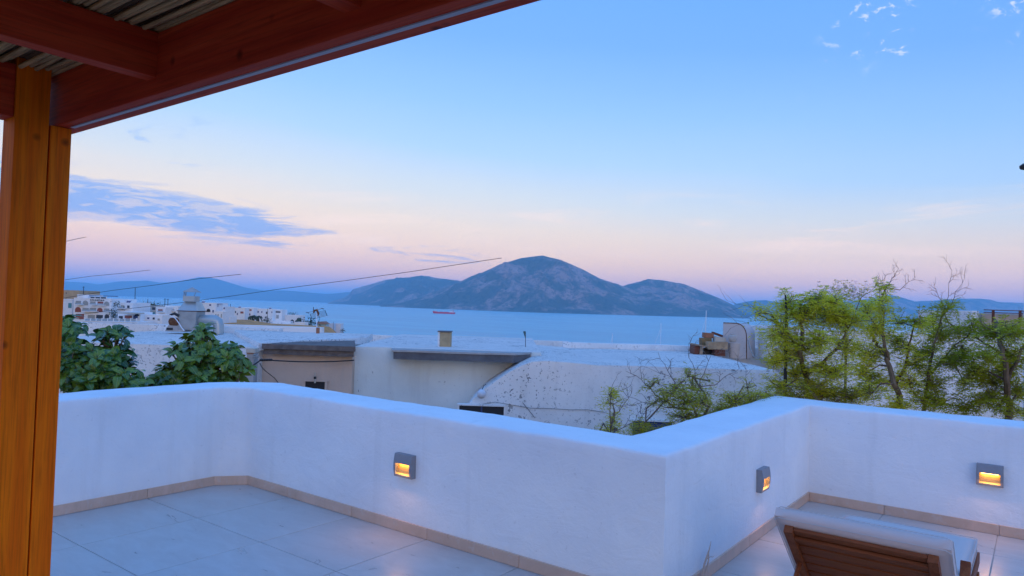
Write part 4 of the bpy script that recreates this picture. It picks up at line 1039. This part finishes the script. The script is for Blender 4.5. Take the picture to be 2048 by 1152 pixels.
house('upper_terrace', 'small white terrace wall with planters above the stepped terraces', 545, 582, 643, 654, 486, 6, WASH_TOWN, [(556, 558.5, 646, 648.5, 'k'), (563, 566, 646, 648.5, 'g')])
house('teal_door_cottage', 'tiny white cottage with a teal door near the shore', 590, 611, 645.5, 660, 470, 8, WASH_TOWN, [(597.5, 601, 651, 657, 't')])
house('white_shed', 'flat white shed beside the aerial', 612, 631, 653, 662, 480, 7, WASH_TOWN, [(617, 627, 656, 658.5, 'k')])
b = house('red_roofed_hut', 'teal-fronted hut with a red roof behind the aerial', 634, 653, 647.5, 664, 505, 8, mat('pale_teal_wall', (.45, .60, .66), .9), [(640, 644, 651, 655, 'g'), (648, 651, 653, 656, 'b')], False)
bm = new(); prism(bm, [T(629, 648, 503), T(654, 648, 503), T(646, 643, 505), T(636, 643.5, 505)], fw * 9); ob('roof', bm, TERRA, b)
house('shore_house', 'grey-white box house, nearer one at the end of the headland', 652, 668, 646.5, 668, 540, 9, mat('grey_white', (.60, .62, .66), .9), [(656, 657.4, 650, 654, 'g')], False)
house('pale_shore_house', 'pale pink-white box house at the very end of the headland', 668, 683, 647, 668, 548, 9, mat('pinkish_white', (.74, .68, .66), .9), [(671, 673, 651, 655, 'g')], False)

# utility poles
def pole(label, px, py0, py1, d, cross=False):
    b0 = T(px, py1, d); t = thing('utility_pole', label, 'utility pole', b0 - Vector((0, 0, 6)), 'utility poles in the town')
    bm = new(); tube(bm, [b0 - Vector((0, 0, 6)), T(px, py0, d)], [.16, .11], 6); ob('pole', bm, CABLE, t)
    if cross: bm = new(); tube(bm, [T(px - 2.5, py0 + 1.2, d), T(px + 2.5, py0 + 1.2, d)], .07, 5); ob('crossarm', bm, CABLE, t)
pole('short dark utility pole above the roof of the arched hotel', 167.3, 573, 596, 262, True)
pole('tallest dark utility pole, above the shuttered block', 270.5, 576, 612, 262)
pole('thin utility pole behind the teal-windowed house', 295.8, 598, 616, 290)
pole('left leg of the paired poles beside the exhaust', 330, 597, 616, 290, True)
pole('right leg of the paired poles beside the exhaust', 336, 597.5, 616, 290, True)
pole('dark utility pole beside the dry field', 461, 608, 632, 345)
pole('thin pole in the middle of the seaward row of houses', 535.3, 617, 640, 470)
pole('thin pole between the two box houses at the headland end', 667, 643.5, 664, 530)
# solar water heaters on the roofs
def heater(label, px, py, d):
    p = T(px, py, d); t = thing('solar_heater', label, 'solar heater', p, 'solar water heaters on the town roofs')
    bm = new(); tube(bm, [p + rt * -.7 + Vector((0, 0, .9)), p + rt * .7 + Vector((0, 0, .9))], .28, 8); ob('tank', bm, ROD, t)
    bm = new(); prism(bm, [p + rt * -.8 - fw * 1.0, p + rt * .8 - fw * 1.0, p + rt * .8 + fw * .1 + Vector((0, 0, .85)), p + rt * -.8 + fw * .1 + Vector((0, 0, .85))], Vector((0, 0, .07))); ob('panel', bm, BLUEP, t)
for lab, px, py, d in (('solar heater on the left end of the shuttered block', 240, 606, 248), ('solar heater in the middle of the shuttered block', 249, 605.8, 248), ('solar heater on the right end of the shuttered block', 258, 606, 248),
                       ('solar heater on the teal-windowed house', 282, 612, 266), ('solar heater on the tan-topped house', 480, 615.6, 474), ('solar heater on the tall blue-shuttered house', 541, 617.6, 490), ('solar heater on the stepped house', 407, 606, 334)):
    heater(lab, px, py, d)
# small trees of the town
def far_tree(label, px, py, d, r, kind='round'):
    base = AD(A_of(px, d), d, land_z(A_of(px, d), d)); top = T(px, py, d)
    t = thing('far_tree', label, 'tree', base, 'trees in the town')
    bm = new(); tube(bm, [base, top], [.18, .12], 5); ob('trunk', bm, BARK, t)
    bm = new(); rn = random.Random(int(px * 7))
    if kind == 'palm':
        for k in range(14):
            a = rn.uniform(0, 6.28); e = rn.uniform(-.5, .7); dv = Vector((math.cos(a), math.sin(a), 0))
            pts = [top + dv * r * s + Vector((0, 0, r * (e * s - .9 * s * s))) for s in (0, .35, .7, 1)]
            for p0, p1 in zip(pts, pts[1:]):
                sd_ = dv.cross(Vector((0, 0, 1))) * r * .16
                bm.faces.new([bm.verts.new(q) for q in (p0 - sd_, p0 + sd_, p1 + sd_ * .7, p1 - sd_ * .7)])
    else:
        for k in range(170):
            v_ = Vector((rn.gauss(0, .45), rn.gauss(0, .45), rn.gauss(0, .32))) * r; c_ = top + v_; s = r * .16
            bm.faces.new([bm.verts.new(c_ + Vector((rn.uniform(-s, s), rn.uniform(-s, s), rn.uniform(-s, s)))) for _ in range(3)])
    ob('crown', bm, PALMG, t)
for q in (('bushy tree between the hotel and the shuttered block', 227, 609, 240, 2.0), ('tree under the gap beside the hotel', 228, 627, 238, 2.0), ('leftmost of three small palms before the seaward row of houses', 503.5, 632, 466, 3.2, 'palm'), ('palm in front of the brown-pergola house', 509, 631.5, 466, 3.2, 'palm'),
          ('palm in front of the blue-shuttered house', 516, 632.5, 466, 3.2, 'palm'), ('dark shrub by the blue-shuttered house', 534, 641, 470, 3), ('tall palm above the vaulted house', 600.5, 637, 485, 4, 'palm'), ('dense dark tree left of the aerial mast', 622, 645, 490, 5),
          ('low dark tree behind the teal-door cottage', 612, 650, 488, 4), ('shrub on the crest behind the vaulted house', 586, 632, 515, 3.5), ('shrub behind the loggia house', 578, 631, 515, 3), ('dark bush at the foot of the pale box house', 685, 661, 540, 2.2), ('bush above the small end house', 309, 612, 275, 2.6), ('row of bushes above the teal-windowed house', 300, 612, 278, 2.6)):
    far_tree(*q)

# overhead lines
cable('overhead_line', 'upper overhead line rising from the far left above the hotel', [T(60, 612, 30), T(128, 596, 29), T(220, 581.5, 28), T(310, 570, 27), T(400, 557, 26), T(482, 548.5, 25.5)], .009)
cable('overhead_line', 'long overhead line crossing the exhaust and rising towards the island', [T(150, 630, 30), T(250, 618, 29), T(350, 607, 28), T(460, 592.5, 27), T(560, 578, 26), T(700, 560, 25), T(820, 543.5, 24), T(930, 527, 23), T(1003, 516, 22.5)], .009)
cable('overhead_line', 'short overhead line beside the post above the far coast', [T(100, 564, 30), T(180, 552.5, 29.5), T(245, 546.5, 29), T(300, 540, 28.5)], .008)
cable('overhead_line', 'short overhead line touching the post near the cloud bank', [T(120, 486, 30), T(138, 481, 30), T(172, 474, 29.5)], .010)

# ================================================================== SHIP
DS = 2745
shp = thing('cargo_ship', 'small red cargo ship with white aft bridge anchored off the island', 'ship', T(888, 627.3, DS))
def Sp(px, z, off=0): return AD(A_of(px, DS), DS + off, SEA + z)
bm = new(); st_ = []
for px, hw, zt_, rk in ((865, .3, 9.2, 0), (867, 2.2, 9.0, 0), (871, 5.2, 8.3, 0), (875, 6.2, 7.6, 0), (877, 6.4, 6.3, 0), (885, 6.6, 6.0, 0), (897, 6.6, 5.9, 0), (905, 6.4, 6.0, 0), (909, 5.4, 6.3, 0), (910.5, 4.0, 6.5, 0)):
    dx = 2.0 if px < 866 else (1.0 if px < 868 else 0)
    st_.append([Sp(px + dx, -1, -hw * .7), Sp(px, zt_, -hw), Sp(px, zt_, hw), Sp(px + dx, -1, hw * .7)])
st_ = [[bm.verts.new(q) for q in r] for r in st_]
for r0, r1 in zip(st_, st_[1:]):
    for k in range(4): bm.faces.new((r0[k], r1[k], r1[(k + 1) % 4], r0[(k + 1) % 4]))
bm.faces.new(st_[0]); bm.faces.new(st_[-1][::-1]); ob('hull', bm, RED, shp)
def sbox(name, px0, px1, z0, z1, hw, m): bm = new(); adbox(bm, A_of(px0, DS), A_of(px1, DS), DS - hw, DS + hw, SEA + z0, SEA + z1); return ob(name, bm, m, shp)
sbox('deckhouse', 899, 907.5, 5.9, 10, 5, WHITEP); sbox('bridge', 900.5, 905, 10, 14.5, 4.2, WHITEP); sbox('bridge_windows', 900.3, 905.1, 12.3, 13.3, 4.3, GLASSD)
sbox('funnel', 905.6, 907.6, 10, 14, 1.6, RED); sbox('hatch', 879, 886, 6, 7.2, 4.5, RED); sbox('hatch', 888, 897, 5.9, 7.1, 4.5, RED); sbox('foredeck_house', 870, 873, 8.2, 11, 3, WHITEP)
for px, z0, z1 in ((871.3, 11, 17), (887.2, 6, 14), (903, 14.5, 20)):
    bm = new(); tube(bm, [Sp(px, z0), Sp(px, z1)], .35, 6); ob('mast', bm, WHITEP, shp)
bm = new(); tube(bm, [Sp(887.2, 13), Sp(882, 9.5)], .3, 5); ob('derrick', bm, WHITEP, shp)

# ================================================================== GREENERY
def ficus_leaf(seed):
    rn = random.Random(seed); bm = new(); n = 6; fold = rn.uniform(.1, .4); droop = rn.uniform(.1, .65)
    L_, R_ = [], []; M_ = []
    for i in range(n + 1):
        t = i / n; w = .30 * math.sin(PI * (t ** 1.15)) ** .62 if 0 < t < 1 else .0
        z = .10 * math.sin(PI * t) - droop * t * t
        M_.append((t, 0, z)); L_.append((t, w, z + w * fold)); R_.append((t, -w, z + w * fold))
    mv = [bm.verts.new(p) for p in M_]; lv = [bm.verts.new(L_[i]) for i in range(1, n)]; rv = [bm.verts.new(R_[i]) for i in range(1, n)]
    bm.faces.new((mv[0], lv[0], mv[1])); bm.faces.new((mv[0], mv[1], rv[0]))
    for i in range(1, n - 1):
        bm.faces.new((mv[i], lv[i - 1], lv[i], mv[i + 1])); bm.faces.new((mv[i], mv[i + 1], rv[i], rv[i - 1]))
    bm.faces.new((mv[n - 1], lv[-1], mv[n])); bm.faces.new((mv[n - 1], mv[n], rv[-1]))
    for f in bm.faces: f.smooth = True
    nb = len(bm.faces)
    for i in range(n):     # pale midrib, a hair above the blade
        a, b = Vector(M_[i]), Vector(M_[i + 1]); e = Vector((0, .012 * (1 - i / n * .6), .006))
        f = bm.faces.new([bm.verts.new(q) for q in (a + Vector((0, -e.y, e.z)), b + Vector((0, -e.y * .8, e.z)), b + Vector((0, e.y * .8, e.z)), a + Vector((0, e.y, e.z)))]); f.material_index = 1
    me = bpy.data.meshes.new('leaf'); bm.to_mesh(me); bm.free(); me.materials.append(FICUS_LEAF); me.materials.append(FICUS_MID); return me
LEAVES = [ficus_leaf(s) for s in range(6)]
def rubber_plant(label, blobs, root_px, d0, tips, seed):
    rn = random.Random(seed); base = T(root_px, 800, d0); base.z = -3.7
    t = thing('rubber_plant', label, 'shrub', base, 'rubber plants behind the left parapet')
    fork = AD(A_of(root_px, d0), d0, -1.2); bm = new(); tube(bm, [base, fork], [.07, .055], 8); ob('trunk', bm, BARK, t)
    area = [b[2] ** 2 for b in blobs]; hubs = []
    for (bx, by, br) in blobs:
        h_ = T(bx, by + br * .35, d0); hubs.append(h_)
        bm = new(); mid = fork.lerp(h_, .5) + Vector((rn.uniform(-.1, .1), rn.uniform(-.1, .1), .1)); tube(bm, [fork, mid, h_], [.04, .028, .016], 6); ob('limb', bm, BARK, t)
    allp = []
    for k in range(tips):
        i = rn.choices(range(len(blobs)), area)[0]; bx, by, br = blobs[i]
        r = br * math.sqrt(rn.random()); a = rn.uniform(0, 2 * PI); px, py = bx + r * math.cos(a), by + r * math.sin(a)
        dd = d0 + rn.uniform(-.55, .45) * math.sqrt(max(.05, 1 - (r / br) ** 2)); tip = T(px, py, dd)
        if tip.z < .35: continue
        allp.append((tip, hubs[i], r / br))
    bmT = new()
    for tip, hub, q in allp: tube(bmT, [hub, hub.lerp(tip, .6) - Vector((0, 0, .03)), tip], [.010, .008, .005], 4, False)
    o = ob('twigs', bmT, BARK, t); o['kind'] = 'stuff'
    allp.sort(key=lambda e: (e[0]).dot(fw)); n = 0; rest = []
    for tip, hub, q in allp:
        grow = (tip - hub); grow = grow.normalized() if grow.length > .01 else Vector((0, 0, 1)); grow = (grow + Vector((0, 0, .9)) - fw * .25).normalized()
        uu = grow.orthogonal().normalized(); vv = grow.cross(uu); m_ = rn.randint(6, 9)
        for j in range(m_):
            a = j * 2.4 + rn.uniform(-.3, .3); open_ = rn.uniform(.55, 1.35)
            dv = (grow * math.cos(open_) + (uu * math.cos(a) + vv * math.sin(a)) * math.sin(open_)).normalized()
            zz = (grow - dv * grow.dot(dv)).normalized(); yy = zz.cross(dv)
            s = rn.uniform(.07, .135)
            M = Matrix(((dv.x, yy.x, zz.x), (dv.y, yy.y, zz.y), (dv.z, yy.z, zz.z)))
            pos = tip - grow * rn.uniform(0, .07)
            if n < 300:
                inst(LEAVES[rn.randrange(6)], 'leaf', t, pos, M.to_euler(), (s, s, s)); n += 1
            else: rest.append((pos, M, s, rn.randrange(6)))
    if rest:
        bm = new()
        for pos, M, s, li in rest:
            bm2 = bmesh.new(); bm2.from_mesh(LEAVES[li]); bmesh.ops.transform(bm2, matrix=Matrix.Translation(pos) @ M.to_4x4() @ Matrix.Scale(s, 4), verts=bm2.verts)
            tmp = bpy.data.meshes.new('tmp'); bm2.to_mesh(tmp); bm2.free(); bm.from_mesh(tmp); bpy.data.meshes.remove(tmp)
        o = ob('inner_leaves', bm, FICUS_LEAF, t); o.data.materials.append(FICUS_MID); o['kind'] = 'stuff'
rubber_plant('broad-leaved rubber plant right beside the timber post', [(135, 665, 32), (142, 730, 52), (228, 690, 36), (200, 730, 40), (235, 752, 42), (180, 765, 40), (285, 775, 26)], 190, 7.3, 190, 3)
rubber_plant('broad-leaved rubber plant below the kitchen exhaust', [(402, 688, 36), (370, 722, 38), (420, 728, 46), (462, 715, 26), (478, 738, 20), (340, 752, 26), (400, 765, 40), (310, 775, 22)], 410, 7.9, 190, 11)

def leaf_sprays(rn, verts, faces, p0, dirv, n, L_, wl, ll, up=Vector((0, 0, 1))):
    """a drooping pinnate leaf: paired narrow leaflets along a rachis"""
    side = dirv.cross(up); side = side.normalized() if side.length > .01 else Vector((1, 0, 0))
    for i in range(n):
        t = (i + 1) / n; c = p0 + dirv * (L_ * t) - Vector((0, 0, L_ * .45 * t * t))
        for s in (-1, 1):
            dv = (side * s + dirv * .55 + Vector((rn.uniform(-.3, .3), rn.uniform(-.3, .3), rn.uniform(-.55, .15)))).normalized()
            wv_ = dv.cross(Vector((rn.uniform(-1, 1), rn.uniform(-1, 1), 1))).normalized() * wl
            k = len(verts); l = ll * rn.uniform(.7, 1.2)
            verts.extend((c, c + dv * l * .5 + wv_, c + dv * l, c + dv * l * .5 - wv_)); faces.append((k, k + 1, k + 2, k + 3))
def mesh_pydata(name, verts, faces, m, parent):
    me = bpy.data.meshes.new(name); org = wpos(parent)
    me.from_pydata([tuple(v - org) for v in verts], [], faces); me.materials.append(m)
    o = bpy.data.objects.new(name, me); C.objects.link(o); o.parent = parent; o['kind'] = 'stuff'; return o
def feather_tree(label, limbs, blobs, d0, seed, bare=(), name='feathery_tree', m=FEATHER, ll=.054, dense=1.45, ground=GZ, group='feathery trees behind the rear parapet'):
    rn = random.Random(seed)
    px, py = limbs[0][0][0], limbs[0][0][1]; base = T(px, py, d0); foot = Vector((base.x, base.y, ground))
    t = thing(name, label, 'tree' if name != 'scrub_bush' else 'bush', foot, group)
    nodes = []
    for li, (pts, r) in enumerate([([(p[0], p[1]) for p in l[:-1]], l[-1]) for l in limbs]):
        W_ = [T(x, y, d0 + .25 * math.sin(i * 1.3 + li * 2 + seed) * (0 if i == 0 else 1)) for i, (x, y) in enumerate(pts)]
        if li == 0: W_ = [foot, foot.lerp(W_[0], .5) + rt * .05] + W_
        fine = []
        for a, b in zip(W_, W_[1:]):
            for k in range(4): fine.append(a.lerp(b, k / 4) + Vector((rn.uniform(-1, 1), rn.uniform(-1, 1), rn.uniform(-1, 1))) * r * .35)
        fine.append(W_[-1]); rad = [r * (1 - .7 * i / len(fine)) for i in range(len(fine))]
        bm = new(); tube(bm, fine, rad, 7); ob('trunk' if li == 0 else 'limb', bm, BARK, t, smooth=True)
        nodes += [(p, q) for p, q in zip(fine, rad) if p.z > .2]
    if not nodes: nodes = [(base, .02)]
    bmT = new(); verts, faces = [], []
    for (bx, by, rx, ry, cnt) in blobs:
        hub = T(bx, by + ry * .3, d0 + rn.uniform(-.35, .35))
        near, nr = min(nodes, key=lambda q: (q[0] - hub).length)
        mid = near.lerp(hub, .55) + Vector((rn.uniform(-.06, .06), rn.uniform(-.06, .06), rn.uniform(-.02, .08)))
        tube(bmT, [near, mid, hub], [max(.006, min(.014, nr * .6)), .008, .005], 5, False)
        for k in range(int(cnt * dense)):
            a = rn.uniform(0, 2 * PI); r = math.sqrt(rn.random()) * rn.choice((.8, 1, 1, 1.2, 1.45))
            tip = T(bx + rx * r * math.cos(a), by + ry * r * math.sin(a), hub.dot(fw) + rn.uniform(-.45, .45))
            m1 = hub.lerp(tip, .5) + Vector((rn.uniform(-1, 1), rn.uniform(-1, 1), rn.uniform(-.3, 1))) * .05
            tube(bmT, [hub, m1, tip], [.0035, .0028, .0016], 3, False)
            for s in range(rn.randint(4, 7)):
                f = rn.uniform(.25, 1.0); p0 = (hub.lerp(m1, f * 2) if f < .5 else m1.lerp(tip, f * 2 - 1))
                dv = Vector((rn.uniform(-1, 1), rn.uniform(-1, 1), rn.uniform(-.5, .9))).normalized()
                leaf_sprays(rn, verts, faces, p0, dv, rn.randint(3, 6), rn.uniform(.07, .15), ll * .105, ll)
    for (sx_, sy_, ang, ln, depth) in bare:          # leafless whips
        def whip(p, a, l, lev, dd):
            pts = [p]; 
            for k in range(5):
                a2 = a + rn.uniform(-.35, .35); q = (pts[-1][0] + math.cos(a2) * l / 5, pts[-1][1] - math.sin(a2) * l / 5); pts.append(q)
                if lev > 0 and rn.random() < .75: whip(q, a2 + rn.choice((-1, 1)) * rn.uniform(.5, 1.0), l * rn.uniform(.3, .55), lev - 1, dd)
            tube(bmT, [T(x, y, dd + .05 * i * (1 - lev)) for i, (x, y) in enumerate(pts)], [.0021 * (1 + .4 * lev) * (1 - .12 * i) for i in range(6)], 3, False)
        st_ = T(sx_, sy_, d0); near, nr = min(nodes, key=lambda q: (q[0] - st_).length)
        tube(bmT, [near, st_], [.007, .005], 4, False); whip((sx_, sy_), ang, ln, depth, d0)
    o = ob('twigs', bmT, TWIG, t); o['kind'] = 'stuff'
    mesh_pydata('foliage', verts, faces, m, t)
    return t, nodes
feather_tree('feathery tree with a leaning trunk in the middle of the rear group', [
    [(1806, 845), (1802, 815), (1790, 770), (1776, 720), (1755, 690), (1742, 668), .05], [(1776, 720), (1768, 690), (1762, 640), (1756, 610), (1772, 575), .022], [(1790, 770), (1812, 730), (1818, 690), (1830, 640), .02]],
    [(1760, 600, 22, 30, 16), (1748, 650, 34, 30, 22), (1800, 680, 40, 30, 22), (1795, 640, 30, 22, 10), (1830, 720, 38, 30, 18), (1775, 760, 40, 26, 14), (1840, 640, 26, 34, 14), (1795, 810, 34, 20, 14), (1740, 780, 34, 30, 16), (1770, 575, 12, 12, 5), (1735, 700, 36, 36, 24), (1725, 740, 30, 34, 18), (1820, 760, 36, 30, 18), (1735, 620, 26, 26, 14)], 8.3, 21,
    bare=[(1775, 572, 1.0, 42, 2), (1800, 580, .6, 40, 2), (1762, 590, 1.3, 40, 1)])
feather_tree('slender feathery tree with thin twin stems right of the leaning trunk', [
    [(1846, 850), (1850, 800), (1858, 750), (1866, 700), (1880, 650), (1890, 620), .03], [(1858, 750), (1885, 720), (1910, 690), .016]],
    [(1893, 612, 22, 22, 10), (1880, 665, 38, 28, 22), (1920, 660, 40, 22, 18), (1860, 760, 40, 34, 20), (1905, 720, 36, 30, 20), (1880, 800, 40, 26, 18), (1930, 760, 36, 30, 14), (1845, 800, 30, 24, 12), (1850, 700, 34, 34, 20), (1925, 700, 34, 30, 18), (1870, 640, 26, 24, 12), (1945, 650, 26, 22, 14), (1930, 810, 34, 22, 14)], 8.6, 33,
    bare=[(1893, 605, 1.5, 66, 2), (1905, 605, 1.1, 55, 2), (1885, 608, 2.0, 40, 2)])
feather_tree('feathery tree with a straight trunk at the right edge', [
    [(2019, 860), (2018, 810), (2014, 760), (2006, 710), (1998, 670), (1990, 640), .05], [(2014, 760), (2035, 720), (2052, 680), .025], [(2006, 710), (1975, 690), (1950, 675), .018]],
    [(1985, 660, 40, 26, 26), (2030, 660, 36, 24, 22), (1970, 710, 36, 28, 20), (2020, 705, 36, 30, 22), (1985, 760, 40, 30, 22), (2035, 770, 30, 34, 20), (1960, 800, 30, 24, 10), (2000, 810, 30, 24, 12), (2040, 820, 24, 20, 10), (2070, 700, 40, 40, 16), (1950, 740, 30, 30, 16), (2010, 735, 36, 30, 20), (1985, 790, 34, 26, 14)], 8.0, 45,
    bare=[(2040, 640, 1.2, 40, 1), (1965, 650, 2.2, 30, 1)])
feather_tree('dense olive-green feathery tree around the dark pole', [
    [(1620, 840), (1622, 800), (1612, 750), (1600, 700), (1605, 650), (1610, 610), .045], [(1612, 750), (1650, 720), (1680, 690), (1700, 650), .022], [(1600, 700), (1570, 660), (1545, 640), (1510, 628), .018]],
    [(1600, 625, 60, 26, 50), (1660, 630, 55, 28, 46), (1700, 640, 40, 26, 22), (1560, 665, 34, 36, 34), (1600, 690, 40, 36, 34), (1555, 715, 26, 34, 22), (1590, 740, 36, 34, 26), (1640, 735, 40, 26, 16), (1575, 600, 18, 20, 10), (1665, 600, 40, 22, 18), (1520, 622, 26, 14, 8), (1640, 680, 40, 34, 26), (1690, 690, 34, 34, 22), (1625, 600, 36, 22, 20), (1670, 740, 40, 30, 20), (1565, 770, 30, 26, 18), (1640, 775, 40, 20, 16)], 7.7, 57,
    bare=[(1540, 630, 2.9, 90, 1), (1540, 640, 3.3, 80, 1), (1720, 600, .8, 50, 2)], ll=.048, dense=1.5)
feather_tree('low dense scrub just behind the corner where the rear parapet starts', [
    [(1660, 850), (1650, 815), (1640, 790), .02], [(1650, 815), (1700, 790), .014]],
    [(1650, 785, 60, 26, 60), (1700, 790, 50, 24, 40), (1590, 805, 46, 24, 40), (1545, 800, 40, 22, 34), (1610, 770, 40, 20, 22)], 7.5, 61, name='scrub_bush', m=SCRUB, ll=.034, dense=1.4, group='scrub behind the parapet')
feather_tree('thin upright sprig standing before the sloping white house', [
    [(1226, 905), (1222, 860), (1220, 820), (1222, 785), .009]], [(1222, 790, 12, 16, 5), (1226, 805, 13, 14, 6), (1221, 840, 11, 20, 6), (1225, 858, 22, 10, 8), (1200, 858, 16, 8, 2)], 6.2, 71,
    bare=[(1222, 785, 1.2, 38, 1), (1226, 790, .7, 42, 1), (1230, 830, .9, 55, 2), (1236, 860, .4, 60, 2)], name='scrub_bush', m=SCRUB, ll=.036, dense=1.2, group='scrub behind the parapet')
feather_tree('sprawling thorny bush spreading across the blue window', [
    [(1400, 900), (1396, 850), (1390, 820), (1370, 785), (1340, 770), .018], [(1396, 850), (1420, 810), (1405, 780), (1385, 755), .014], [(1390, 820), (1350, 815), (1310, 790), (1300, 775), .010]],
    [(1345, 782, 30, 18, 14), (1370, 800, 34, 22, 20), (1390, 775, 26, 20, 12), (1330, 800, 26, 18, 10), (1405, 800, 34, 26, 18), (1370, 830, 40, 20, 22), (1300, 772, 14, 10, 4), (1318, 765, 12, 12, 3), (1375, 750, 20, 14, 6), (1420, 760, 14, 10, 3), (1290, 862, 34, 10, 16), (1345, 858, 34, 10, 14), (1280, 850, 12, 16, 6), (1430, 830, 34, 22, 22)], 6.6, 83,
    bare=[(1390, 755, 1.8, 70, 2), (1400, 760, 1.1, 70, 2), (1350, 765, 2.2, 70, 2), (1300, 775, 2.5, 60, 2), (1330, 815, 2.9, 80, 2), (1370, 760, 2.9, 90, 1), (1430, 770, .5, 60, 2)], name='scrub_bush', m=SCRUB, ll=.036, dense=1.2, group='scrub behind the parapet')
feather_tree('rounded olive bush between the thorny bush and the dark pole', [
    [(1480, 870), (1478, 830), (1470, 800), .014], [(1478, 830), (1500, 800), (1492, 760), .008]],
    [(1470, 800, 36, 22, 34), (1505, 800, 34, 24, 30), (1445, 815, 26, 18, 18), (1495, 770, 12, 22, 5)], 6.9, 97, bare=[(1495, 780, 1.6, 50, 1)], name='scrub_bush', m=SCRUB, ll=.032, dense=1.2, group='scrub behind the parapet')
# slim dark pole among the trees
pl = T(1572, 640, 7.6); bm = new(); tube(bm, [Vector((T(1572, 700, 7.6).x, T(1572, 700, 7.6).y, GZ)), T(1573, 640, 7.6), T(1571, 590, 7.6)], [.022, .018, .008], 7)
tag(ob('slim_pole', bm, CABLE, smooth=True), 'slim black pole rising through the olive-green tree', 'pole')
# pale blossom on the top of the olive tree
t_ = thing('blossoming_shrub', 'shrub topped with pale pink blossom behind the olive-green tree', 'shrub', Vector((*T(1690, 700, 9.3).xy, GZ)))
bm = new(); tube(bm, [Vector((*T(1690, 700, 9.3).xy, GZ)), T(1692, 700, 9.3), T(1690, 610, 9.3)], [.03, .018, .006], 6); ob('trunk', bm, BARK, t_)
rn = random.Random(5); vs, fs, vs2, fs2 = [], [], [], []
for k in range(520):
    px, py = rn.gauss(1690, 34), rn.gauss(588, 14)
    if not (1632 < px < 1752 and 560 < py < 622): continue
    p0 = T(px, py, 9.3 + rn.uniform(-.3, .3)); pal = (vs, fs) if rn.random() < .45 else (vs2, fs2)
    leaf_sprays(rn, *pal, p0, Vector((rn.uniform(-1, 1), rn.uniform(-1, 1), rn.uniform(-.3, 1))).normalized(), 2, .04, .008, .026)
mesh_pydata('blossom', vs, fs, PETAL, t_); mesh_pydata('foliage', vs2, fs2, SCRUB, t_)
# pole-top floodlight at the right edge
fp = Vector((*T(2056, 420, 9.5).xy, GZ)); t_ = thing('lamp_post', 'slim lamp post with a black lamp head cut by the right edge', 'lamp post', fp)
bm = new(); tube(bm, [fp, T(2056, 332, 9.5)], .03, 8); ob('post', bm, ROD, t_)
bm = new(); lathe(bm, T(2049, 334, 9.5), [(.02, -.035), (.055, -.02), (.06, .015), (.03, .04), (.012, .05)], 14); tube(bm, [T(2044, 334, 9.5), T(2058, 336, 9.5)], .04, 8); ob('lamp_head', bm, BLACK, t_, smooth=True)

# ================================================================== THE AIR
bm = new(); box(bm, (-44000, -44000, SEA - 4), (44000, 44000, 560))
hz_m = bpy.data.materials.new('haze'); hz_m.use_nodes = True; n_ = hz_m.node_tree.nodes; n_.clear()
pv = n_.new('ShaderNodeVolumePrincipled'); pv.inputs['Color'].default_value = (.42, .78, 1.0, 1); pv.inputs['Density'].default_value = 8.0e-5; pv.inputs['Anisotropy'].default_value = 0
mo = n_.new('ShaderNodeOutputMaterial'); hz_m.node_tree.links.new(pv.outputs[0], mo.inputs['Volume'])
hz = ob('haze', bm, hz_m); hz['kind'] = 'stuff'
